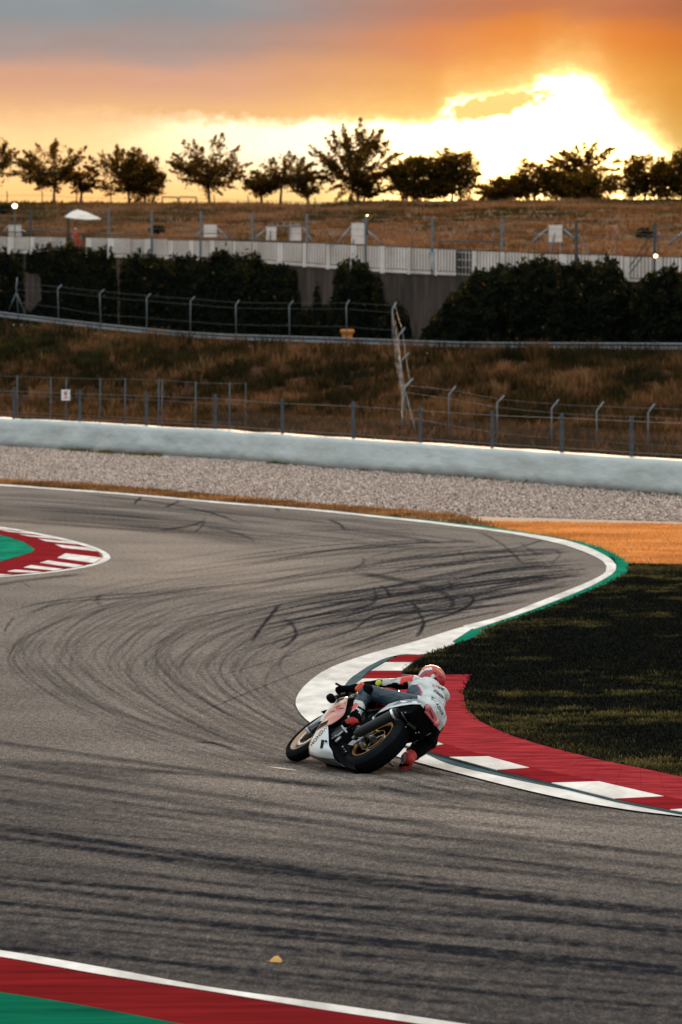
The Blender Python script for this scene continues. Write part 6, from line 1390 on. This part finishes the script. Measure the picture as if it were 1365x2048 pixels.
# hands: palm, four fingers curled round the bar, thumb under it
for hd, el_, sg in (('haL', 'elL', -1), ('haR', 'elR', 1)):
    h0 = J[hd]; fd = nrm(h0 - J[el_]); bd = np.array([1, 0, 0]) * 1.0; across = nrm(bd - fd * np.dot(bd, fd)); dn = nrm(np.cross(across, fd)); dn = dn if dn[2] < 0 else -dn
    cap(h0, h0 + fd * .05, .034, .032, 'hand' + hd[-1], 10, 4)
    for i, (of, ln) in enumerate(((-.030, .92), (-.010, 1.05), (.010, 1.0), (.029, .8))):
        b0 = h0 + fd * .06 + across * of; b1 = b0 + fd * .038 * ln; b2 = b1 + (fd * .35 + dn * .9) * .030 * ln; b3 = b2 + (-fd * .55 + dn * .8) * .024 * ln
        cap(b0, b1, .0115, .0105, 'hand' + hd[-1], 8, 3); cap(b1, b2, .0105, .010, 'hand' + hd[-1], 8, 3); cap(b2, b3, .010, .009, 'hand' + hd[-1], 8, 3)
    t0 = h0 + fd * .015 - across * sg * .03; t1 = t0 + (-across * sg * .6 + fd * .5 + dn * .5) * .035; cap(t0, t1, .013, .011, 'hand' + hd[-1], 8, 3); cap(t1, t1 + (fd * .6 + dn * .6) * .028, .011, .0095, 'hand' + hd[-1], 8, 3)
raw = k_.mesh('body_raw'); tmp = bpy.data.objects.new('body_tmp', raw); COL.objects.link(tmp)
md = tmp.modifiers.new('r', 'REMESH'); md.mode = 'VOXEL'; md.voxel_size = .0062
ms = tmp.modifiers.new('s', 'SMOOTH'); ms.factor = .5; ms.iterations = 5
dg = bpy.context.evaluated_depsgraph_get(); body_me = bpy.data.meshes.new_from_object(tmp.evaluated_get(dg)); bpy.data.objects.remove(tmp); body_me.name = 'body'
# leather folds
nv = len(body_me.vertices); co = np.empty(nv * 3, np.float32); body_me.vertices.foreach_get('co', co); co = co.reshape(-1, 3).astype(float)
no = np.empty(nv * 3, np.float32); body_me.vertices.foreach_get('normal', no); no = no.reshape(-1, 3)
fold = (vnoise(co[:, 1] * 10 + 40 + co[:, 0] * 6, co[:, 2] * 28 + 40, 1.0, 81) - .5) * .012 + (vnoise(co[:, 0] * 40 + 90, co[:, 1] * 20 + co[:, 2] * 30 + 90, 1.0, 82) - .5) * .006
co += no * fold[:, None]; body_me.vertices.foreach_set('co', co.astype(np.float32).ravel()); body_me.update()
m_lw = material('white_leather', (.56, .60, .58), .55, col2=(.38, .42, .41), vscale=9, spec=.35, bump=.7, bscale=24, bumpdist=.012); m_lt = material('blue_leather', (.020, .050, .068), .55, col2=(.010, .026, .038), vscale=7, spec=.4, bump=.7, bscale=24, bumpdist=.012); m_lb = material('black_leather', (.0025, .003, .004), .8, spec=.02)
m_lr = material('red_leather', (.58, .045, .035), .5, spec=.35); m_lk = material('crimson_piping', (.42, .02, .06), .5)
BM = [m_lw, m_lt, m_lb, m_lr, m_lk]
for m_ in BM: body_me.materials.append(m_)
nf = len(body_me.polygons); fc_ = np.empty(nf * 3, np.float32); body_me.polygons.foreach_get('center', fc_); fc_ = fc_.reshape(-1, 3).astype(float)
fn_ = np.empty(nf * 3, np.float32); body_me.polygons.foreach_get('normal', fn_); fn_ = fn_.reshape(-1, 3)
best = np.full(nf, 1e9); lab = np.zeros(nf, int); labs = []
for a_, b_, r0, r1, l_ in SEG:
    if l_ not in labs: labs.append(l_)
    d_ = b_ - a_; t_ = np.clip(((fc_ - a_) @ d_) / (d_ @ d_), 0, 1); dist_ = np.linalg.norm(fc_ - (a_ + t_[:, None] * d_), axis=1) - (r0 + (r1 - r0) * t_)
    if l_ == 'torso': dist_ -= .01
    up_ = dist_ < best; best[up_] = dist_[up_]; lab[up_] = labs.index(l_)
isl_ = lambda *n_: np.isin(lab, [labs.index(x_) for x_ in n_ if x_ in labs])
mi = np.full(nf, 2)
mi[isl_('torso')] = 0; mi[isl_('pelvis', 'thighL', 'thighR', 'shinL')] = 1; mi[isl_('armR', 'foreR', 'handR', 'handL', 'neck')] = 2
mi[isl_('thighR', 'shinR')] = 2
# project into the side that shows, to lay the colour panels out
wpt = OB + fc_ @ RMn.T; wv_ = wpt - CAM; zz = wv_ @ FW; fx = CX + F * (wv_ @ RT) / zz; fy = CY - F * (wv_ @ UP) / zz
facing = (fn_ @ (RMn.T @ (CAM - OB))) > 0
def panel(poly, m_, cond=None):
    s_ = inpoly(fx, fy, poly) & facing
    if cond is not None: s_ &= cond
    mi[s_] = m_
tor = isl_('torso', 'armL', 'neck', 'pelvis')
lowtor = isl_('torso') & (fc_ @ sp < np.dot(J['pelvis'], sp) + .02); mi[lowtor] = 1
armL = isl_('armL', 'foreL')
tA = np.clip(((fc_ - J['shL']) @ (J['elL'] - J['shL'])) / np.sum((J['elL'] - J['shL']) ** 2), 0, 1)
mi[isl_('armL')] = 2
upside = (fn_[:, 2] * .5 - fn_[:, 0] * .8) > .12
aimg = isl_('armL') & (RMn @ fn_.T)[2].T.astype(float).__gt__(.10)
mi[aimg & (tA > .36)] = 0; mi[aimg & (tA <= .36)] = 3; mi[isl_('torso') & (tA > .0) & inpoly(fx, fy, [(800, 1346), (845, 1346), (842, 1358), (829, 1364), (812, 1362), (800, 1356)])] = 3
panel([(836, 1368), (893, 1362), (899, 1440), (880, 1462), (868, 1446), (850, 1418), (836, 1402)], 0, tor | isl_('thighR', 'thighL'))
panel([(815, 1378), (822, 1370), (834, 1369), (845, 1385), (835, 1403), (820, 1401), (808, 1392)], 1, tor)
panel([(833, 1368), (836, 1368.5), (846, 1384), (845, 1388), (837.5, 1402), (834, 1401), (842, 1387), (842, 1384)], 4, tor)
panel([(876, 1446), (893, 1426), (896, 1440), (884, 1455), (870, 1458)], 2, tor | isl_('pelvis'))
# left lower leg: white boot shaft with red and black inserts, red shoe
mi[isl_('bootL')] = 0; mi[isl_('footL')] = 2; mi[isl_('shinL')] = 1
panel([(700, 1404), (712, 1399), (726, 1403), (732, 1415), (730, 1428), (720, 1440), (706, 1434), (698, 1420)], 0, isl_('shinL', 'bootL', 'thighL'))
panel([(696, 1430), (697, 1421), (703, 1411), (713, 1405), (717, 1408), (712, 1417), (702, 1424)], 3)
panel([(697, 1432), (703, 1424), (713, 1417), (719, 1423), (712, 1429), (700, 1434)], 2)
panel([(716, 1411), (730, 1419), (729, 1423), (715, 1415)], 2, isl_('bootL', 'shinL'))
panel([(690, 1441), (698, 1435), (708, 1434), (716, 1439), (719, 1446), (712, 1446), (706, 1451), (700, 1447), (695, 1449)], 3, isl_('footL', 'bootL'))
panel([(653, 1442), (668, 1437), (672, 1438), (668, 1443), (656, 1444)], 3, isl_('footL'))
panel([(706, 1366), (740, 1364), (748, 1378), (742, 1392), (730, 1384), (724, 1372), (706, 1376)], 2, isl_('thighL', 'shinL'))
# right boot
mi[isl_('footR')] = 3; mi[isl_('bootR') & ((fc_ - J['anR']) @ nrm(J['knR'] - J['anR']) < .13)] = 3
mi[isl_('shinR') & ((fc_ - J['anR']) @ nrm(J['knR'] - J['anR']) < .06)] = 3
panel([(799, 1521), (803, 1507), (811, 1508), (812, 1521), (805, 1530)], 0, isl_('footR', 'bootR', 'shinR'))
panel([(790, 1525), (802, 1528), (818, 1527), (817, 1532), (798, 1534), (790, 1531)], 2, isl_('footR'))
body_me.polygons.foreach_set('material_index', mi.astype(np.int32)); body_me.polygons.foreach_set('use_smooth', [True] * nf)
body = link('body', body_me, None, rider)
# knee and elbow sliders
def puck(name, pts_, y_, mat, depth=.02, bulge=.012):
    P_ = [LY(a_, b_, y_) for a_, b_ in pts_]; c = sum(P_) / len(P_); vd = nrm(camL - c); n = len(P_)
    top = [c + (p_ - c) * .72 + vd * bulge for p_ in P_]; mid = [p_ for p_ in P_]; low = [p_ - vd * depth for p_ in P_]
    kk = MB(); kk.add(top + mid + low, [tuple(range(n)), tuple(range(3 * n - 1, 2 * n - 1, -1))] + [(i, i + n, (i + 1) % n + n, (i + 1) % n) for i in range(n)] + [(i + n, i + 2 * n, (i + 1) % n + 2 * n, (i + 1) % n + n) for i in range(n)])
    me_ = kk.mesh(name); bm = bmesh.new(); bm.from_mesh(me_); bmesh.ops.recalc_face_normals(bm, faces=bm.faces[:]); bm.to_mesh(me_); bm.free(); return link(name, me_, mat, rider)
def surf_y(px, py, bvh, off=.004):
    d = Vector(RMn.T @ ray(px, py)).normalized(); h_ = bvh.ray_cast(Vector(camL), d)
    return None if h_[0] is None else h_[0] - d * off
bvh = BVHTree.FromPolygons([v_.co for v_ in body_me.vertices], [tuple(p_.vertices) for p_ in body_me.polygons])
m_puck = material('knee_slider_red', (.80, .10, .055), .4, coat=.3); m_yel = material('elbow_slider_yellow', (.58, .72, .03), .4, coat=.3)
h_ = surf_y(724, 1376, bvh); yk = (h_.y if h_ else .55)
puck('knee_slider', [(710, 1377), (716, 1369), (723, 1363.5), (728.5, 1366), (729, 1369), (725, 1377), (714, 1383.5), (711, 1381)], yk - .05, m_puck, .03)
h_ = surf_y(758, 1367, bvh); ye = (h_.y if h_ else .76)
puck('elbow_slider', [(751, 1367), (753, 1362), (757, 1360), (763, 1361.5), (764, 1366), (759, 1371.5), (755, 1372), (752, 1370)], ye - .02, m_yel, .02)
puck('elbow_guard', [(748, 1370), (750, 1364), (755, 1358.5), (764, 1359), (766.5, 1364), (764, 1370), (757, 1374.5), (750, 1374)], ye - .008, m_lb, .03)
# helmet
HD = J['head']; hm = bmesh.new(); bmesh.ops.create_icosphere(hm, subdivisions=5, radius=1)
fwd = nrm(np.array([-.05, .86, .30])); sid = nrm(np.cross(fwd, np.array([.30, .1, .95]))); upv = np.cross(sid, fwd)
for v_ in hm.verts:
    s_, f_, u_ = v_.co.x, v_.co.y, v_.co.z
    r_s, r_f, r_u = .124, .142, .130
    if f_ > 0: r_f = .150 - .01 * max(0, u_)
    if u_ < -.35: r_s *= .93; r_u *= .92
    if f_ < -.5 and u_ > .1: r_f *= 1.03
    p_ = HD + sid * s_ * r_s + fwd * f_ * r_f + upv * u_ * r_u; v_.co = Vector(p_)
hme = bpy.data.meshes.new('helmet'); hm.to_mesh(hme); hm.free()
m_hr = material('helmet_red', (.36, .012, .010), .4, coat=.15); m_ho = material('helmet_orange', (.42, .035, .012), .4, coat=.1); m_hw = material('helmet_white', (.62, .60, .58), .4, coat=.1); m_hy = material('helmet_yellow', (.55, .22, .04), .4, coat=.1); m_hp = material('helmet_purple', (.05, .03, .14), .3, coat=.5)
for m_ in (m_hr, m_ho, m_hw, m_hy, m_hp, m_black): hme.materials.append(m_)
for f_ in hme.polygons:
    f_.use_smooth = True; a_, b_ = pr(np.array(f_.center)); fac = np.dot(np.array(f_.normal), camL - np.array(f_.center)) > 0; L2 = [f_.center]
    rel = np.array(f_.center) - HD; ff, uu = rel @ fwd, rel @ upv; idx = 0
    if fac:
        P1 = lambda q_: inpoly(np.array([a_]), np.array([b_]), q_)[0]
        zx = lambda L_: [(800 + x_ * .0806, 1330 + y_ * .0806) for x_, y_ in L_]
        if P1(zx([(430, 280), (400, 230), (560, 90), (680, 50), (800, 60), (800, 118), (640, 130), (510, 240), (470, 290)])): idx = 2
        if P1(zx([(400, 250), (480, 120), (620, 60), (760, 30), (760, 60), (640, 90), (520, 170), (440, 270)])): idx = 3
        if P1(zx([(470, 290), (560, 180), (640, 130), (800, 120), (800, 135), (650, 150), (560, 240), (500, 300)])): idx = 4
        if P1(zx([(800, 40), (950, 80), (1080, 200), (1110, 290), (1060, 250), (980, 170), (900, 120), (810, 100)])): idx = 1
        if P1(zx([(920, 70), (1050, 180), (1070, 240), (1040, 220), (980, 150), (910, 95)])): idx = 3
        if P1(zx([(800, 165), (920, 200), (915, 220), (830, 195)])) or P1(zx([(960, 250), (1040, 310), (1040, 335), (970, 285)])): idx = 5
        if P1(zx([(810, 220), (880, 255), (820, 360), (750, 315)])): idx = 2
        if P1(zx([(840, 320), (900, 360), (880, 395), (830, 370)])): idx = 5
    if ff > .075 and -.035 < uu < .055: idx = 5
    f_.material_index = idx
hel = link('helmet', hme, None, rider)
k2 = MB(); sa, sb, sc_ = HD - fwd * .135 + upv * .045, HD - fwd * .165 + upv * .035, HD - fwd * .14 + upv * .015
for w_ in (1,): k2.add([sa - sid * .07, sa + sid * .07, sb + sid * .06, sb - sid * .06, sc_ - sid * .06, sc_ + sid * .06], [(0, 1, 2, 3), (3, 2, 5, 4), (0, 3, 4), (1, 5, 2), (0, 4, 5, 1)])
k2.obj('helmet_spoiler', m_hr, rider)
# ---- lettering
def glyphs(txt, bold=.03):
    cu = bpy.data.curves.new('t', 'FONT'); cu.body = txt; cu.size = 1; cu.offset = bold; cu.extrude = 0; cu.resolution_u = 2
    ob = bpy.data.objects.new('t', cu); COL.objects.link(ob); d_ = bpy.context.evaluated_depsgraph_get(); me_ = bpy.data.meshes.new_from_object(ob.evaluated_get(d_)); bpy.data.objects.remove(ob); bpy.data.curves.remove(cu); return me_
def letter(name, txt, o_px, dx, dy, targets, mat, parent, bold=.03, off=.003, flatx=None, th=.002):
    """o_px: foot of the first letter; dx: where the line runs to; dy: cap height vector"""
    me_ = glyphs(txt, bold); vs = np.array([v_.co[:2] for v_ in me_.vertices]); w_ = vs[:, 0].max(); h_ = .72; nvv = len(vs)
    P_ = []; bad = set()
    for i, (a_, b_) in enumerate(vs):
        px_ = o_px[0] + dx[0] * a_ / w_ + dy[0] * b_ / h_; py_ = o_px[1] + dx[1] * a_ / w_ + dy[1] * b_ / h_; d = Vector(RMn.T @ ray(px_, py_)).normalized(); hit = None
        for T_ in targets:
            r0 = T_.ray_cast(Vector(camL), d)
            if r0[0] is not None and (hit is None or r0[3] < hit[3]): hit = r0
        if hit is None: bad.add(i); P_.append((0, 0, 0))
        else: P_.append(tuple(hit[0] - d * off))
    fs = [tuple(f_.vertices) for f_ in me_.polygons if not any(v_ in bad for v_ in f_.vertices)]
    # keep the back of each letter too, so that it has thickness
    P2 = []
    for p_ in P_: d = (Vector(p_) - Vector(camL)).normalized(); P2.append(tuple(Vector(p_) + d * th))
    kk = MB(); kk.add(P_ + P2, fs + [tuple(v_ + nvv for v_ in f_[::-1]) for f_ in fs]); m2 = kk.mesh(name); bpy.data.meshes.remove(me_)
    bm = bmesh.new(); bm.from_mesh(m2); bmesh.ops.delete(bm, geom=[v_ for v_ in bm.verts if not v_.link_faces], context='VERTS'); bm.to_mesh(m2); bm.free()
    if len(m2.polygons): return link(name, m2, mat, parent)
def bv(o): return BVHTree.FromPolygons([v_.co for v_ in o.data.vertices], [tuple(p_.vertices) for p_ in o.data.polygons])
B_body = [bvh]
letter('lettering', 'C', (864.5, 1372.5), (6.5, 1.8), (.9, -4.2), B_body, material('red_print', (.5, .03, .05), .5), rider, .06)
letter('lettering', 'OMP', (872, 1374.5), (17, 7.0), (1.2, -4.2), B_body, m_txt, rider, .05)
letter('lettering', 'KIMIBO', (867.5, 1383), (24.5, 18.5), (2.2, -5), B_body, m_txt, rider, .04)
letter('lettering', 'BL', (861.5, 1397.5), (10.5, 5.5), (2, -5.5), B_body, m_txt, rider, .03)
letter('lettering', 'ASIVA', (872.5, 1408), (12, 24), (4.5, -3.4), B_body, m_txt, rider, .03)
letter('lettering', 'rst', (781, 1362.2), (13, -3), (.6, -3.4), B_body, m_txt, rider, .0)
letter('fairing_lettering', 'HONDA', (623.5, 1493.5), (31, -39), (5.6, 3.4) if False else (-4.6, -3.4), [bv(fl)], m_txt, bike, .05, .004)
tlb = bv(tl)
letter('race_number', '712', (797, 1409.5), (36, 1.5), (5, -8), [tlb], material('number_white', (.78, .78, .74), .5), bike, .05, .004)
# contact check used while building

# ---- marshal on the terrace, standing at the railing under the parasol
Ym = float(Ywall(158)) + .75; zf = float(zwall(158)); mb_ = np.array([(157 - CX) / F * Ym, Ym, zf])
mar = empty('person', mb_, 'marshal in orange-red overalls and pale cap standing behind the railing under the parasol', 'person')
k_ = MB(); SEG = []
hipz, shz, hdz = .92, 1.42, 1.66
cap((-.02, 0, hipz), (-.08, -.06, shz - .06), .155, .165, 'vest'); cap((-.26, -.05, shz), (.10, -.07, shz), .065, .065, 'vest'); cap((-.09, -.08, shz), (-.13, -.10, hdz - .05), .055, .055, 'skin')
ell((-.14, -.11, hdz), ((1, 0, 0), (0, 1, 0), (0, 0, 1)), (.085, .10, .118), 'skin')
for sg, kx in ((-1, .02), (1, -.02)):
    cap((sg * .09, 0, hipz - .02), (sg * .11, -.02 + kx, .50), .090, .066, 'leg'); cap((sg * .11, -.02 + kx, .50), (sg * .12, .02, .10), .064, .048, 'leg'); cap((sg * .12, .04, .05), (sg * .14, -.17, .045), .048, .040, 'shoe')
for sh, el2, hn in (((-.27, -.05, 1.40), (-.36, -.20, 1.16), (-.26, -.40, 1.12)), ((.11, -.06, 1.40), (.20, -.16, 1.14), (.08, -.40, 1.10))):
    cap(sh, el2, .058, .046, 'sleeve'); cap(el2, hn, .044, .032, 'sleeve'); h0 = np.array(hn); fd = nrm(h0 - np.array(el2)); ac = nrm(np.cross(fd, (0, 0, 1))); dn = np.array([0, 0, -1.])
    cap(h0, h0 + fd * .06, .034, .034, 'skin', 8, 3)
    for of, ln in ((-.03, .9), (-.01, 1.05), (.01, 1.), (.03, .8)):
        b1 = h0 + fd * (.07 + .045 * ln) + ac * of; cap(h0 + fd * .06 + ac * of, b1, .012, .011, 'skin', 6, 3); cap(b1, b1 + (fd * .3 + dn * .9) * .04 * ln, .011, .010, 'skin', 6, 3)
    cap(h0 + ac * .03, h0 + ac * .06 + fd * .04 + dn * .01, .014, .012, 'skin', 6, 3)
raw = k_.mesh('marshal_raw'); tmp = bpy.data.objects.new('tmp', raw); COL.objects.link(tmp); md = tmp.modifiers.new('r', 'REMESH'); md.mode = 'VOXEL'; md.voxel_size = .013; ms = tmp.modifiers.new('s', 'SMOOTH'); ms.factor = .5; ms.iterations = 3
dg = bpy.context.evaluated_depsgraph_get(); mm_ = bpy.data.meshes.new_from_object(tmp.evaluated_get(dg)); bpy.data.objects.remove(tmp)
MM = {'vest': material('overall_red', (.62, .08, .03), .8), 'leg': None, 'sleeve': material('blue_sleeve', (.14, .19, .26), .8), 'skin': material('skin', (.45, .25, .17), .6), 'shoe': material('dark_shoe', (.02, .02, .02), .7)}
MM['leg'] = material('overall_trousers', (.48, .10, .07), .8); order = ['vest', 'leg', 'sleeve', 'skin', 'shoe']
for n_ in order: mm_.materials.append(MM[n_])
for f_ in mm_.polygons:
    c = np.array(f_.center); bd_, bl_ = 9, 0
    for a_, b_, r0, r1, l_ in SEG:
        d_ = b_ - a_; t_ = min(1, max(0, (c - a_) @ d_ / (d_ @ d_))); q_ = np.linalg.norm(c - a_ - t_ * d_) - (r0 + (r1 - r0) * t_)
        if q_ < bd_: bd_ = q_; bl_ = order.index(l_)
    f_.material_index = bl_; f_.use_smooth = True
link('body', mm_, None, mar)
k_ = MB(); k_.lathe([(0, .098), (.05, .094), (.09, .07), (.115, .02), (.116, .0)], 16); k_.v = [(v_[1] - .14, v_[2] - .11, v_[0] + hdz + .02) for v_ in k_.v]; k_.add([(-.22, -.20, hdz + .02), (-.06, -.20, hdz + .02), (-.08, -.30, hdz + .0), (-.20, -.30, hdz + .0), (-.22, -.20, hdz + .03), (-.06, -.20, hdz + .03), (-.08, -.30, hdz + .01), (-.20, -.30, hdz + .01)], [(0, 1, 2, 3), (7, 6, 5, 4), (0, 3, 7, 4), (1, 0, 4, 5), (2, 1, 5, 6), (3, 2, 6, 7)]); k_.obj('cap', material('pale_cap', (.6, .6, .6), .8), mar)
